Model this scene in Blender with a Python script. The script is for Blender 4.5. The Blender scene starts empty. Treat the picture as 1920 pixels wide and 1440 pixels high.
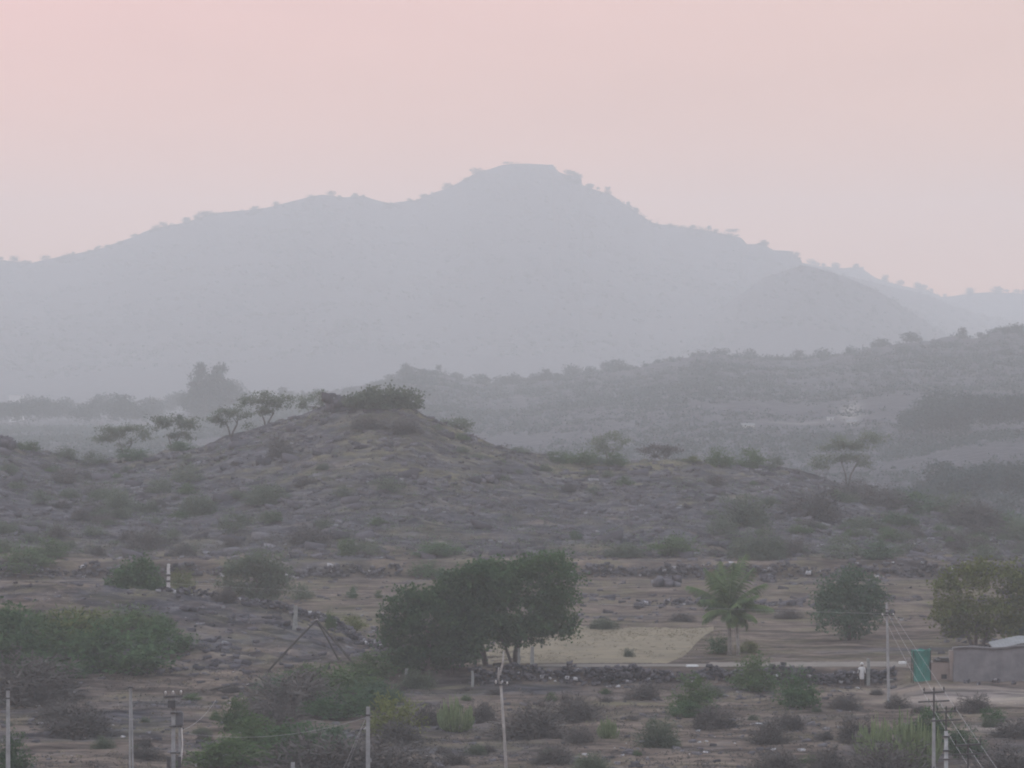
import bpy, math, random
import numpy as np
from mathutils import Vector, Matrix

# ------------------------------------------------------------------ camera, sky, sun, exposure
scene = bpy.context.scene
F = 7200.0            # focal length in photo pixels (long telephoto)
HZ = 700.0            # photo row of the horizon
cam_d = bpy.data.cameras.new('camera')
cam_d.sensor_width = 36.0
cam_d.lens = 36.0 * F / 1920.0
cam_d.shift_y = -20.0 / 1920.0
cam_d.clip_start = 1.0
cam_d.clip_end = 20000.0
cam = bpy.data.objects.new('camera', cam_d)
cam.location = (0, 0, 0)
cam.rotation_euler = (math.radians(90), 0, 0)
scene.collection.objects.link(cam)
scene.camera = cam

SUN_EL, SUN_AZ = math.radians(38), math.radians(-75)      # azimuth clockwise from the view direction
world = bpy.data.worlds.new('World')
scene.world = world
world.use_nodes = True
wn, wl = world.node_tree.nodes, world.node_tree.links
wn.clear()
w_out = wn.new('ShaderNodeOutputWorld')
w_bg = wn.new('ShaderNodeBackground'); w_bg.inputs['Strength'].default_value = 1.0
w_sky = wn.new('ShaderNodeTexSky'); w_sky.sky_type = 'NISHITA'; w_sky.sun_disc = False
w_sky.sun_elevation = SUN_EL; w_sky.sun_rotation = SUN_AZ
w_sky.dust_density = 4.0; w_sky.air_density = 1.0
w_s = wn.new('ShaderNodeVectorMath'); w_s.operation = 'SCALE'; w_s.inputs['Scale'].default_value = 0.07
w_tc = wn.new('ShaderNodeTexCoord')
w_sep = wn.new('ShaderNodeSeparateXYZ')
w_mr = wn.new('ShaderNodeMapRange'); w_mr.inputs['From Min'].default_value = -0.14; w_mr.inputs['From Max'].default_value = 0.14
w_hz = wn.new('ShaderNodeMix'); w_hz.data_type = 'RGBA'
w_hz.inputs['A'].default_value = (1.10, 0.60, 0.53, 1)    # pink dusk cloud, left
w_hz.inputs['B'].default_value = (0.90, 0.56, 0.46, 1)    # greyer, right
w_el = wn.new('ShaderNodeMapRange'); w_el.inputs['From Min'].default_value = 0.10; w_el.inputs['From Max'].default_value = 0.32
w_top = wn.new('ShaderNodeMix'); w_top.data_type = 'RGBA'
w_top.inputs['B'].default_value = (1.35, 1.44, 1.66, 1)    # veiled cloud overhead
w_mix = wn.new('ShaderNodeMix'); w_mix.data_type = 'RGBA'; w_mix.inputs['Factor'].default_value = 0.93
wl.new(w_tc.outputs['Generated'], w_sep.inputs[0])
wl.new(w_sep.outputs['X'], w_mr.inputs['Value'])
wl.new(w_mr.outputs[0], w_hz.inputs['Factor'])
wl.new(w_sep.outputs['Z'], w_el.inputs['Value'])
wl.new(w_el.outputs[0], w_top.inputs['Factor'])
# peach band low over the ridges, and faint uneven veils of cloud
w_low = wn.new('ShaderNodeMapRange'); w_low.inputs['From Min'].default_value = 0.015; w_low.inputs['From Max'].default_value = 0.095
w_pe = wn.new('ShaderNodeMix'); w_pe.data_type = 'RGBA'; w_pe.inputs['A'].default_value = (1.02, 0.47, 0.22, 1)
wl.new(w_sep.outputs['Z'], w_low.inputs['Value']); wl.new(w_low.outputs[0], w_pe.inputs['Factor']); wl.new(w_hz.outputs['Result'], w_pe.inputs['B'])
w_nm = wn.new('ShaderNodeMapping'); w_nm.inputs['Scale'].default_value = (9, 9, 34); wl.new(w_tc.outputs['Generated'], w_nm.inputs['Vector'])
w_no = wn.new('ShaderNodeTexNoise'); w_no.inputs['Scale'].default_value = 1.3; w_no.inputs['Detail'].default_value = 4; wl.new(w_nm.outputs[0], w_no.inputs['Vector'])
w_nr = wn.new('ShaderNodeMapRange'); w_nr.inputs['To Min'].default_value = 0.90; w_nr.inputs['To Max'].default_value = 1.10; wl.new(w_no.outputs['Fac'], w_nr.inputs['Value'])
w_sc = wn.new('ShaderNodeVectorMath'); w_sc.operation = 'SCALE'; wl.new(w_pe.outputs['Result'], w_sc.inputs[0]); wl.new(w_nr.outputs[0], w_sc.inputs['Scale'])
wl.new(w_sc.outputs[0], w_top.inputs['A'])
wl.new(w_sky.outputs[0], w_s.inputs[0])
wl.new(w_s.outputs[0], w_mix.inputs['A'])
wl.new(w_top.outputs['Result'], w_mix.inputs['B'])
wl.new(w_mix.outputs['Result'], w_bg.inputs['Color'])
wl.new(w_bg.outputs[0], w_out.inputs['Surface'])

sun_d = bpy.data.lights.new('sun', 'SUN')
sun_d.energy = 0.7; sun_d.angle = math.radians(14); sun_d.color = (1.0, 0.93, 0.86)
sun = bpy.data.objects.new('sun', sun_d)
sd = Vector((math.sin(SUN_AZ) * math.cos(SUN_EL), math.cos(SUN_AZ) * math.cos(SUN_EL), math.sin(SUN_EL)))
sun.rotation_euler = sd.to_track_quat('Z', 'Y').to_euler()
scene.collection.objects.link(sun)

scene.view_settings.view_transform = 'Standard'
scene.view_settings.look = 'None'
scene.view_settings.exposure = 0.0
scene.view_settings.gamma = 1.0
scene.cycles.use_denoising = True
scene.cycles.filter_width = 2.0
scene.cycles.max_bounces = 6
scene.cycles.diffuse_bounces = 2
scene.cycles.volume_bounces = 1
HAZE = 0.00036

# ------------------------------------------------------------------ helpers
C = scene.collection
def tag(o, label=None, cat=None, group=None, kind=None):
    if label: o['label'] = label
    if cat: o['category'] = cat
    if group: o['group'] = group
    if kind: o['kind'] = kind
    return o
def link(name, me, mat=None, parent=None):
    if mat is not None: me.materials.append(mat)
    o = bpy.data.objects.new(name, me); C.objects.link(o)
    if parent is not None: o.parent = parent
    return o
def empty(name, loc, rz=0.0):
    o = bpy.data.objects.new(name, None); C.objects.link(o)
    o.location = loc; o.rotation_euler = (0, 0, rz); o.empty_display_size = 0.5
    return o
def nmesh(name, V, Fc):
    """V (n,3) array, Fc (m,k) int array"""
    me = bpy.data.meshes.new(name)
    V = np.asarray(V, dtype=np.float32); Fc = np.asarray(Fc, dtype=np.int32)
    m, k = Fc.shape
    me.vertices.add(len(V)); me.vertices.foreach_set('co', V.ravel())
    me.loops.add(m * k); me.loops.foreach_set('vertex_index', Fc.ravel())
    me.polygons.add(m)
    me.polygons.foreach_set('loop_start', np.arange(m, dtype=np.int32) * k)
    me.polygons.foreach_set('loop_total', np.full(m, k, dtype=np.int32))
    me.update(calc_edges=True); me.validate()
    return me
class MB:
    def __init__(s): s.v = []; s.f = []
    def add(s, vs, fs):
        n = len(s.v); s.v += [tuple(v) for v in vs]; s.f += [tuple(i + n for i in f) for f in fs]
    def tube(s, pts, rad, sides=7, cap=True):
        pts = [Vector(p) for p in pts]; n = len(pts)
        if not hasattr(rad, '__len__'): rad = [rad] * n
        vs = []; fs = []
        up = Vector((0.13, 0.21, 1)).normalized()
        for i, p in enumerate(pts):
            t = (pts[min(i + 1, n - 1)] - pts[max(i - 1, 0)]).normalized()
            a = t.cross(up)
            if a.length < 0.15: a = t.cross(Vector((1, 0, 0)))
            a.normalize(); b = t.cross(a)
            for k in range(sides):
                th = 2 * math.pi * k / sides
                vs.append(p + (a * math.cos(th) + b * math.sin(th)) * rad[i])
        for i in range(n - 1):
            for k in range(sides):
                k2 = (k + 1) % sides
                fs.append((i * sides + k, i * sides + k2, (i + 1) * sides + k2, (i + 1) * sides + k))
        if cap:
            fs.append(tuple(range(sides))[::-1]); fs.append(tuple((n - 1) * sides + k for k in range(sides)))
        s.add(vs, fs)
    def box(s, c, d, rz=0.0, taper=1.0, bev=0.0):
        c = Vector(c); hx, hy, hz = d[0] / 2, d[1] / 2, d[2] / 2
        M = Matrix.Rotation(rz, 3, 'Z'); vs = []
        for z, t in ((-hz, 1.0), (hz, taper)):
            for x, y in ((-hx, -hy), (hx, -hy), (hx, hy), (-hx, hy)):
                vs.append(c + M @ Vector((x * t, y * t, z)))
        s.add(vs, [(3, 2, 1, 0), (4, 5, 6, 7), (0, 1, 5, 4), (1, 2, 6, 5), (2, 3, 7, 6), (3, 0, 4, 7)])
    def build(s, name, mat, parent=None, smooth=False):
        me = bpy.data.meshes.new(name); me.from_pydata(s.v, [], s.f); me.update()
        if smooth:
            for p in me.polygons: p.use_smooth = True
        return link(name, me, mat, parent)

# value noise
_rs = np.random.RandomState(7); _T = _rs.rand(256, 256)
def vnoise(x, y):
    xi = np.floor(x).astype(int); yi = np.floor(y).astype(int)
    fx = x - xi; fy = y - yi
    fx = fx * fx * (3 - 2 * fx); fy = fy * fy * (3 - 2 * fy)
    a = _T[xi & 255, yi & 255]; b = _T[(xi + 1) & 255, yi & 255]
    c = _T[xi & 255, (yi + 1) & 255]; d = _T[(xi + 1) & 255, (yi + 1) & 255]
    return (a + (b - a) * fx) * (1 - fy) + (c + (d - c) * fx) * fy - 0.5
def fbm(x, y, oct=4):
    r = 0; amp = 1.0
    for i in range(oct):
        r = r + amp * vnoise(x + 17.3 * i, y - 9.1 * i)
        x, y = (0.8 * x - 0.6 * y) * 2.03, (0.6 * x + 0.8 * y) * 2.03
        amp *= 0.5
    return r
def ss(a, b, x):
    t = np.clip((x - a) / (b - a), 0, 1); return t * t * (3 - 2 * t)
def prof(pts):
    px = np.array([p[0] for p in pts], float); py = np.array([p[1] for p in pts], float)
    return lambda u: np.interp(u, px, py)

# ------------------------------------------------------------------ the lie of the land
Y_ridge = prof([(-3000, 900), (-600, 860), (-60, 818), (0, 826), (30, 840), (60, 846), (100, 852), (160, 868), (230, 862), (330, 848), (380, 836), (450, 812), (520, 793), (570, 778), (610, 764), (650, 758), (700, 757), (770, 762), (795, 778), (850, 806), (900, 826), (960, 845), (1040, 866), (1190, 868), (1290, 864), (1330, 870), (1440, 874), (1500, 884), (1560, 905), (1640, 928), (1750, 946), (1830, 966), (1920, 1002), (2100, 1040), (5000, 1060)])
Y_mid = prof([(-3000, 830), (100, 830), (300, 790), (420, 752), (500, 745), (560, 742), (620, 736), (690, 724), (730, 712), (760, 692), (775, 690), (800, 694), (840, 700), (880, 714), (930, 721), (1000, 714), (1100, 698), (1180, 696), (1230, 682), (1290, 673), (1310, 662), (1350, 665), (1420, 670), (1500, 676), (1560, 666), (1640, 650), (1720, 638), (1800, 632), (1835, 634), (1865, 619), (1895, 616), (1930, 624), (2300, 600), (5000, 640)])
Y_mt = prof([(-3000, 560), (-600, 520), (0, 486), (60, 489), (130, 473), (195, 463), (270, 434), (330, 420), (400, 400), (460, 394), (500, 388), (560, 373), (600, 364), (640, 366), (680, 363), (705, 374), (730, 383), (780, 377), (850, 348), (900, 322), (940, 311), (990, 308), (1037, 308), (1048, 322), (1090, 331), (1092, 346), (1145, 360), (1200, 397), (1225, 412), (1250, 417), (1320, 431), (1390, 443), (1400, 455), (1430, 456), (1450, 468), (1480, 470), (1500, 484), (1505, 493), (1560, 507), (1640, 528), (1735, 552), (1800, 574), (1920, 610), (2100, 650), (5000, 690)])
Y_mt2 = prof([(-3000, 720), (1200, 600), (1400, 520), (1500, 494), (1560, 500), (1612, 502), (1640, 520), (1690, 534), (1735, 542), (1765, 556), (1800, 552), (1920, 546), (2400, 560), (5000, 560)])
Y_spur = prof([(-3000, 760), (1000, 700), (1200, 640), (1350, 575), (1430, 520), (1505, 499), (1560, 512), (1640, 545), (1700, 582), (1760, 622), (1900, 700), (5000, 760)])
Y_knoll = prof([(-3000, 1130), (-300, 1120), (0, 1098), (100, 1096), (200, 1106), (320, 1116), (420, 1130), (520, 1145), (590, 1163), (640, 1183), (680, 1205), (715, 1262), (760, 1300), (5000, 1300)])
NEARZ, TERZ = -24.2, -23.0
def zof(Yrow, d): return (HZ - Yrow) * d / F

def land(x, y, noise=True):
    x = np.asarray(x, float); y = np.asarray(y, float)
    d = np.maximum(y, 5.0); u = 960 + F * x / d
    # lower ground and the walled terrace
    k_wall = ss(690, 730, u) * (1 - ss(1640, 1760, u))
    z_step = NEARZ + (TERZ - NEARZ) * ss(298.6, 299.8, d)
    z_ramp = NEARZ + (TERZ - NEARZ) * ss(270, 306, d)
    z = z_step * k_wall + z_ramp * (1 - k_wall)
    dd = d + 7 * vnoise(x / 9.0, x * 0 + 3.3)
    z = z + 0.7 * (0.10 * ss(350, 366, d) + 0.40 * ss(371, 372.6, dd) + 0.5 * ss(393, 394.6, dd))
    # upper terrace wall and the hill
    z = z + ss(417.5, 419.0, d) * 1.75
    dr = 548 + 14 * np.sin(u / 230.0)
    zr = zof(Y_ridge(u), dr)
    t = np.clip((d - 419) / (dr - 419), 0, 1)
    hill = (TERZ + 0.7 + 1.75) + (zr - (TERZ + 2.45)) * (0.75 * t + 0.25 * t * t * (3 - 2 * t))
    back = np.clip((d - dr) / 130.0, 0, 1)
    back = back * back * (3 - 2 * back) * 0.7 + 0.3 * back
    hill = np.where(d > dr, zr + (-31.0 - zr) * back, hill)
    z = np.where(d > 419, hill, z)
    # knoll at left
    zk = zof(Y_knoll(u), 330.0)
    tk = np.where(d < 330, ss(292, 334, d), 1 - ss(330, 362, d))
    kn = np.where(d < 330, NEARZ, TERZ - 0.2) + (zk - np.where(d < 330, NEARZ, TERZ - 0.2)) * np.clip(tk, 0, 1) ** 0.85
    z = np.maximum(z, np.where((d > 285) & (d < 370) & (u < 760), kn, -99))
    # plain behind the hill
    z = np.where(d > 680, -31 + 7 * ss(680, 1000, d), z)
    # right wooded spur
    sp = -24 + 7 * np.exp(-((u - 1900) / 170.0) ** 2) * ss(860, 1000, d) * (1 - ss(1060, 1200, d))
    z = np.where(d > 860, np.maximum(z, sp), z)
    def ridge(z, Yf, dr, Lf, Lb, pw=1.25, foot=-26):
        zr = zof(Yf(u), dr)
        tf = np.clip(1 - (dr - d) / Lf, 0, 1) ** pw
        tb = np.clip(1 - (d - dr) / Lb, 0, 1) ** 1.1
        return np.maximum(z, np.where(d <= dr, foot + (zr - foot) * tf, foot + (zr - foot) * tb))
    z = ridge(z, Y_mid, 1760 + 60 * np.sin(u / 310.0), 760, 420, 0.9)
    z = ridge(z, Y_spur, 3120, 900, 500, 1.2)
    z = ridge(z, Y_mt, 3800, 1500, 700, 1.35)
    z = ridge(z, Y_mt2, 4450, 1300, 400, 1.2)
    # foot of the hill the camera stands on
    z = np.where(d < 120, z + (22.0) * (1 - ss(5, 115, d)), z)
    if noise:
        a = np.interp(d, [0, 200, 300, 415, 440, 600, 900, 1600, 2600, 4900], [.3, .3, .26, .2, .6, .65, .5, 1.6, 7, 7])
        s = np.interp(d, [0, 420, 600, 900, 1600, 2600, 4900], [3.2, 3.2, 5, 9, 30, 90, 110])
        # level out the threshing field, the road and the terrace
        fl = ss(960, 1000, u) * (1 - ss(1310, 1345, u)) * ss(303, 305, d) * (1 - ss(343, 350, d))
        fl = np.maximum(fl, ss(980, 1010, u) * ss(299.5, 300.5, d) * (1 - ss(307, 309, d)))
        a = a * (1 - 0.93 * fl)
        n = fbm(x / 3.2, y / 3.2, 4) * (d < 700) + fbm(x / 26.0, y / 26.0, 4) * ((d >= 700) & (d < 2000)) + fbm(x / 110.0, y / 110.0, 4) * (d >= 2000)
        z = z + a * n
        # ledges on the knoll and ribs of rock on the hill
        kk = (u < 740) * ss(288, 300, d) * (1 - ss(340, 352, d))
        led = vnoise((x + 0.9 * (y - 300)) / 2.6, (y - 0.35 * x) / 5.5)
        ph = (y + 0.45 * x + 3.0 * fbm(x / 7.0 + 5, y / 7.0, 3)) / 2.3; saw = ph - np.floor(ph)
        z = z + kk * 0.55 * np.abs(led) - kk * 0.12 + kk * 0.42 * (ss(0.0, .22, saw) - saw) * (0.5 + 1.2 * np.abs(vnoise(x / 5, y / 3)))
        hh = ss(425, 440, d) * (1 - ss(590, 650, d))
        z = z + hh * (0.9 * np.maximum(fbm(x / 2.1 + 40, y / 3.4, 3) - 0.12, 0))
    return z

def ground(px, py, dmin=205.0, dmax=4900.0):
    """real ground point seen at a photo pixel"""
    d = dmin * (dmax / dmin) ** np.linspace(0, 1, 9000)
    x = (px - 960) / F * d
    z = land(x, d)
    rows = HZ - F * z / d
    hit = np.argmax(rows <= py)
    if rows[hit] > py: hit = len(d) - 1
    return Vector((float(x[hit]), float(d[hit]), float(z[hit])))
def at_d(px, d):
    x = (px - 960) / F * d
    return Vector((x, d, float(land(np.array([x]), np.array([d]))[0])))
def scr(px, py, d): return Vector(((px - 960) / F * d, d, (HZ - py) / F * d))

# ------------------------------------------------------------------ materials
def M_new(name):
    m = bpy.data.materials.new(name); m.use_nodes = True
    nt = m.node_tree; nt.nodes.clear()
    return m, nt.nodes, nt.links
def ramp(n, stops):
    r = n.new('ShaderNodeValToRGB'); e = r.color_ramp.elements
    e[0].position, e[0].color = stops[0][0], (*stops[0][1], 1)
    e[1].position, e[1].color = stops[-1][0], (*stops[-1][1], 1)
    for p, c in stops[1:-1]:
        x = e.new(p); x.color = (*c, 1)
    return r
def noise_node(n, l, vec, scale, detail=4, rough=0.6, dim='3D'):
    t = n.new('ShaderNodeTexNoise'); t.inputs['Scale'].default_value = scale
    t.inputs['Detail'].default_value = detail; t.inputs['Roughness'].default_value = rough
    l.new(vec, t.inputs['Vector']); return t
def mixc(n, l, fac, a, b):
    m = n.new('ShaderNodeMix'); m.data_type = 'RGBA'
    for s, v in (('Factor', fac), ('A', a), ('B', b)):
        if isinstance(v, (tuple, float)): m.inputs[s].default_value = (*v, 1) if isinstance(v, tuple) else v
        else: l.new(v, m.inputs[s])
    return m.outputs['Result']
def foliage(name, dark, light, trans=0.2, scale=0.7):
    m, n, l = M_new(name)
    g = n.new('ShaderNodeNewGeometry'); oi = n.new('ShaderNodeObjectInfo')
    t = noise_node(n, l, g.outputs['Position'], scale, 3, 0.65)
    add = n.new('ShaderNodeMath'); add.operation = 'MULTIPLY_ADD'
    l.new(oi.outputs['Random'], add.inputs[0]); add.inputs[1].default_value = 0.22; l.new(t.outputs['Fac'], add.inputs[2])
    ri = n.new('ShaderNodeMath'); ri.operation = 'MULTIPLY_ADD'
    l.new(g.outputs['Random Per Island'], ri.inputs[0]); ri.inputs[1].default_value = 0.18; l.new(add.outputs[0], ri.inputs[2])
    r = ramp(n, [(0.42, dark), (0.58, tuple((a + b) / 2 for a, b in zip(dark, light))), (0.86, light)])
    l.new(ri.outputs[0], r.inputs['Fac'])
    d = n.new('ShaderNodeBsdfDiffuse'); l.new(r.outputs[0], d.inputs['Color'])
    tr = n.new('ShaderNodeBsdfTranslucent'); l.new(r.outputs[0], tr.inputs['Color'])
    mx = n.new('ShaderNodeMixShader'); mx.inputs[0].default_value = trans
    l.new(d.outputs[0], mx.inputs[1]); l.new(tr.outputs[0], mx.inputs[2])
    o = n.new('ShaderNodeOutputMaterial'); l.new(mx.outputs[0], o.inputs['Surface'])
    return m
def plain(name, a, b, scale=2.0, rough=0.85, bump=0.0, detail=5):
    m, n, l = M_new(name)
    g = n.new('ShaderNodeNewGeometry')
    t = noise_node(n, l, g.outputs['Position'], scale, detail, 0.65)
    r = ramp(n, [(0.3, a), (0.7, b)]); l.new(t.outputs['Fac'], r.inputs['Fac'])
    p = n.new('ShaderNodeBsdfPrincipled'); p.inputs['Roughness'].default_value = rough
    l.new(r.outputs[0], p.inputs['Base Color'])
    if bump:
        bp = n.new('ShaderNodeBump'); bp.inputs['Distance'].default_value = bump; bp.inputs['Strength'].default_value = 0.8
        l.new(t.outputs['Fac'], bp.inputs['Height']); l.new(bp.outputs[0], p.inputs['Normal'])
    o = n.new('ShaderNodeOutputMaterial'); l.new(p.outputs[0], o.inputs['Surface'])
    return m
def rock_mat(name, a, b, c):
    m, n, l = M_new(name)
    g = n.new('ShaderNodeNewGeometry')
    r = ramp(n, [(0.0, a), (0.75, b), (0.94, b), (1.0, c)])
    t = noise_node(n, l, g.outputs['Position'], 3.0, 4)
    s = n.new('ShaderNodeMath'); s.operation = 'MULTIPLY_ADD'
    l.new(t.outputs['Fac'], s.inputs[0]); s.inputs[1].default_value = 0.3
    ss_ = n.new('ShaderNodeMath'); ss_.operation = 'SUBTRACT'; l.new(g.outputs['Random Per Island'], ss_.inputs[0]); ss_.inputs[1].default_value = 0.15
    l.new(ss_.outputs[0], s.inputs[2]); l.new(s.outputs[0], r.inputs['Fac'])
    p = n.new('ShaderNodeBsdfDiffuse'); l.new(r.outputs[0], p.inputs['Color'])
    o = n.new('ShaderNodeOutputMaterial'); l.new(p.outputs[0], o.inputs['Surface'])
    return m

G_DARK = foliage('foliage_dark', (0.022, 0.044, 0.026), (0.068, 0.12, 0.052), .3)
G_MID = foliage('foliage_mid', (0.028, 0.052, 0.024), (0.08, 0.125, 0.05), .3)
G_YEL = foliage('foliage_yellow', (0.05, 0.066, 0.025), (0.13, 0.15, 0.05))
G_GREY = foliage('foliage_grey', (0.05, 0.066, 0.046), (0.11, 0.135, 0.09), .35)
G_TWIG = foliage('twigs', (0.045, 0.043, 0.044), (0.11, 0.102, 0.096), 0.2)
G_BLUE = foliage('foliage_bluegreen', (0.026, 0.05, 0.034), (0.075, 0.12, 0.07), .3)
G_ACACIA = foliage('foliage_acacia', (0.085, 0.105, 0.08), (0.16, 0.185, 0.135), .45)
G_PALM = foliage('palm_green', (0.05, 0.085, 0.04), (0.13, 0.18, 0.08), .35)
G_FAR = foliage('foliage_far', (0.024, 0.038, 0.038), (0.044, 0.062, 0.056), 0.3, 0.1)
G_EUPH = foliage('succulent_green', (0.07, 0.10, 0.045), (0.19, 0.24, 0.12), 0.1, 2.0)
BARK = plain('bark', (0.05, 0.042, 0.04), (0.11, 0.09, 0.08), 3, 0.95)
BARK_PALE = plain('pale_bark', (0.16, 0.15, 0.14), (0.28, 0.27, 0.25), 4, 0.9)
CONC = plain('concrete', (0.18, 0.185, 0.185), (0.30, 0.305, 0.305), 2.5, 0.85)
STEEL = plain('weathered_steel', (0.03, 0.03, 0.033), (0.06, 0.055, 0.055), 5, 0.7)
ALU = plain('aluminium_wire', (0.2, 0.2, 0.21), (0.32, 0.32, 0.32), 0.6, 0.6)
PORC = plain('porcelain', (0.45, 0.43, 0.42), (0.6, 0.58, 0.56), 8, 0.3)
WOOD = plain('old_wood', (0.022, 0.019, 0.018), (0.045, 0.038, 0.034), 4, 0.95)
GREYWOOD = plain('grey_wood', (0.19, 0.18, 0.17), (0.32, 0.30, 0.28), 3, 0.9)
STONE = rock_mat('basalt', (0.035, 0.033, 0.038), (0.11, 0.105, 0.115), (0.42, 0.42, 0.43))
STONE_H = rock_mat('hill_basalt', (0.045, 0.042, 0.048), (0.11, 0.104, 0.115), (0.2, 0.2, 0.21))
STONE_D = rock_mat('dark_basalt', (0.035, 0.033, 0.038), (0.085, 0.08, 0.09), (0.12, 0.115, 0.12))
POST = plain('granite_post', (0.14, 0.147, 0.14), (0.25, 0.257, 0.243), 3, 0.9)

def terrain_mat():
    m, n, l = M_new('dry_stony_ground')
    g = n.new('ShaderNodeNewGeometry'); at = n.new('ShaderNodeAttribute'); at.attribute_name = 'zone'
    sep = n.new('ShaderNodeSeparateColor'); l.new(at.outputs['Color'], sep.inputs[0])
    P = g.outputs['Position']
    n1 = noise_node(n, l, P, 0.11, 5, 0.62); ms = n.new('ShaderNodeMapping'); ms.inputs['Scale'].default_value = (0.55, 1.0, 1.6); ms.inputs['Rotation'].default_value = (0, 0, 0.35); l.new(P, ms.inputs['Vector'])
    n2 = noise_node(n, l, ms.outputs[0], 0.6, 6, 0.74); n3 = noise_node(n, l, P, 3.0, 3, 0.7)
    rock = ramp(n, [(0.36, (0.028, 0.027, 0.032)), (0.5, (0.056, 0.054, 0.060)), (0.64, (0.105, 0.101, 0.106))]); l.new(n2.outputs['Fac'], rock.inputs['Fac'])
    soil = ramp(n, [(0.34, (0.046, 0.039, 0.037)), (0.47, (0.092, 0.074, 0.062)), (0.66, (0.16, 0.13, 0.108))]); l.new(n2.outputs['Fac'], soil.inputs['Fac'])
    grass = ramp(n, [(0.3, (0.068, 0.065, 0.042)), (0.7, (0.135, 0.120, 0.078))]); l.new(n3.outputs['Fac'], grass.inputs['Fac'])
    # soil patches: zone value pushed through noise
    f1 = n.new('ShaderNodeMath'); f1.operation = 'ADD'; l.new(sep.outputs[0], f1.inputs[0]); l.new(n1.outputs['Fac'], f1.inputs[1])
    r1 = n.new('ShaderNodeMapRange'); r1.inputs['From Min'].default_value = 0.92; r1.inputs['From Max'].default_value = 1.10; l.new(f1.outputs[0], r1.inputs['Value'])
    c1 = mixc(n, l, r1.outputs[0], rock.outputs[0], soil.outputs[0])
    n1b = n.new('ShaderNodeMapping'); n1b.inputs['Location'].default_value = (311, 77, 9); l.new(P, n1b.inputs['Vector'])
    n4 = noise_node(n, l, n1b.outputs[0], 0.16, 5, 0.66)
    f2 = n.new('ShaderNodeMath'); f2.operation = 'ADD'; l.new(sep.outputs[1], f2.inputs[0]); l.new(n4.outputs['Fac'], f2.inputs[1])
    r2 = n.new('ShaderNodeMapRange'); r2.inputs['From Min'].default_value = 0.94; r2.inputs['From Max'].default_value = 1.16; l.new(f2.outputs[0], r2.inputs['Value'])
    c2 = mixc(n, l, r2.outputs[0], c1, grass.outputs[0])
    c3 = mixc(n, l, sep.outputs[2], c2, (0.36, 0.325, 0.30))
    # small pale stones
    vo = n.new('ShaderNodeTexVoronoi'); vo.inputs['Scale'].default_value = 2.2; l.new(P, vo.inputs['Vector'])
    lt = n.new('ShaderNodeMath'); lt.operation = 'LESS_THAN'; l.new(vo.outputs['Distance'], lt.inputs[0]); lt.inputs[1].default_value = 0.16
    gt = n.new('ShaderNodeMath'); gt.operation = 'GREATER_THAN'; l.new(n3.outputs['Fac'], gt.inputs[0]); gt.inputs[1].default_value = 0.56
    mu = n.new('ShaderNodeMath'); mu.operation = 'MULTIPLY'; l.new(lt.outputs[0], mu.inputs[0]); l.new(gt.outputs[0], mu.inputs[1])
    mu2 = n.new('ShaderNodeMath'); mu2.operation = 'MULTIPLY'; l.new(mu.outputs[0], mu2.inputs[0]); mu2.inputs[1].default_value = 0.55
    c4 = mixc(n, l, mu2.outputs[0], c3, (0.33, 0.32, 0.32))
    # ledges and stringers of darker rock
    mp = n.new('ShaderNodeMapping'); mp.inputs['Scale'].default_value = (0.10, 0.42, 0.9); mp.inputs['Rotation'].default_value = (0, 0, 0.5); l.new(P, mp.inputs['Vector'])
    n5 = noise_node(n, l, mp.outputs[0], 1.0, 6, 0.7)
    r5 = ramp(n, [(0.40, (0.48, 0.48, 0.52)), (0.50, (0.95, 0.95, 0.97)), (0.64, (1.28, 1.26, 1.22))]); l.new(n5.outputs['Fac'], r5.inputs['Fac'])
    mm = n.new('ShaderNodeMix'); mm.data_type = 'RGBA'; mm.blend_type = 'MULTIPLY'; mm.inputs['Factor'].default_value = 1.0
    l.new(c4, mm.inputs['A']); l.new(r5.outputs[0], mm.inputs['B']); c4 = mm.outputs['Result']
    p = n.new('ShaderNodeBsdfDiffuse'); l.new(c4, p.inputs['Color'])
    bp = n.new('ShaderNodeBump'); bp.inputs['Distance'].default_value = 0.35; bp.inputs['Strength'].default_value = 0.7
    l.new(n2.outputs['Fac'], bp.inputs['Height']); l.new(bp.outputs[0], p.inputs['Normal'])
    o = n.new('ShaderNodeOutputMaterial'); l.new(p.outputs[0], o.inputs['Surface'])
    return m
M_TER = terrain_mat()
M_FIELD = plain('straw_field', (0.075, 0.060, 0.033), (0.150, 0.121, 0.070), 0.5, 0.95)
M_ROAD = plain('dusty_road', (0.075, 0.064, 0.053), (0.14, 0.12, 0.10), 0.8, 0.95)

# ------------------------------------------------------------------ ground (one sheet)
rows = np.concatenate([np.linspace(1, 210, 50), np.linspace(210.6, 430, 400)[:-1], np.linspace(430, 600, 250)[:-1],
                       np.linspace(600, 1000, 70)[:-1], np.linspace(1000, 1950, 150)[:-1], np.linspace(1950, 3000, 40)[:-1],
                       np.linspace(3000, 4500, 130)[:-1], np.linspace(4500, 4900, 14)])
cols = np.concatenate([np.linspace(-3600, -80, 60)[:-1], np.linspace(-80, 2000, 640)[:-1], np.linspace(2000, 5500, 60)])
UU, DD = np.meshgrid(cols, rows)
XX = (UU - 960) / F * DD
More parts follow.
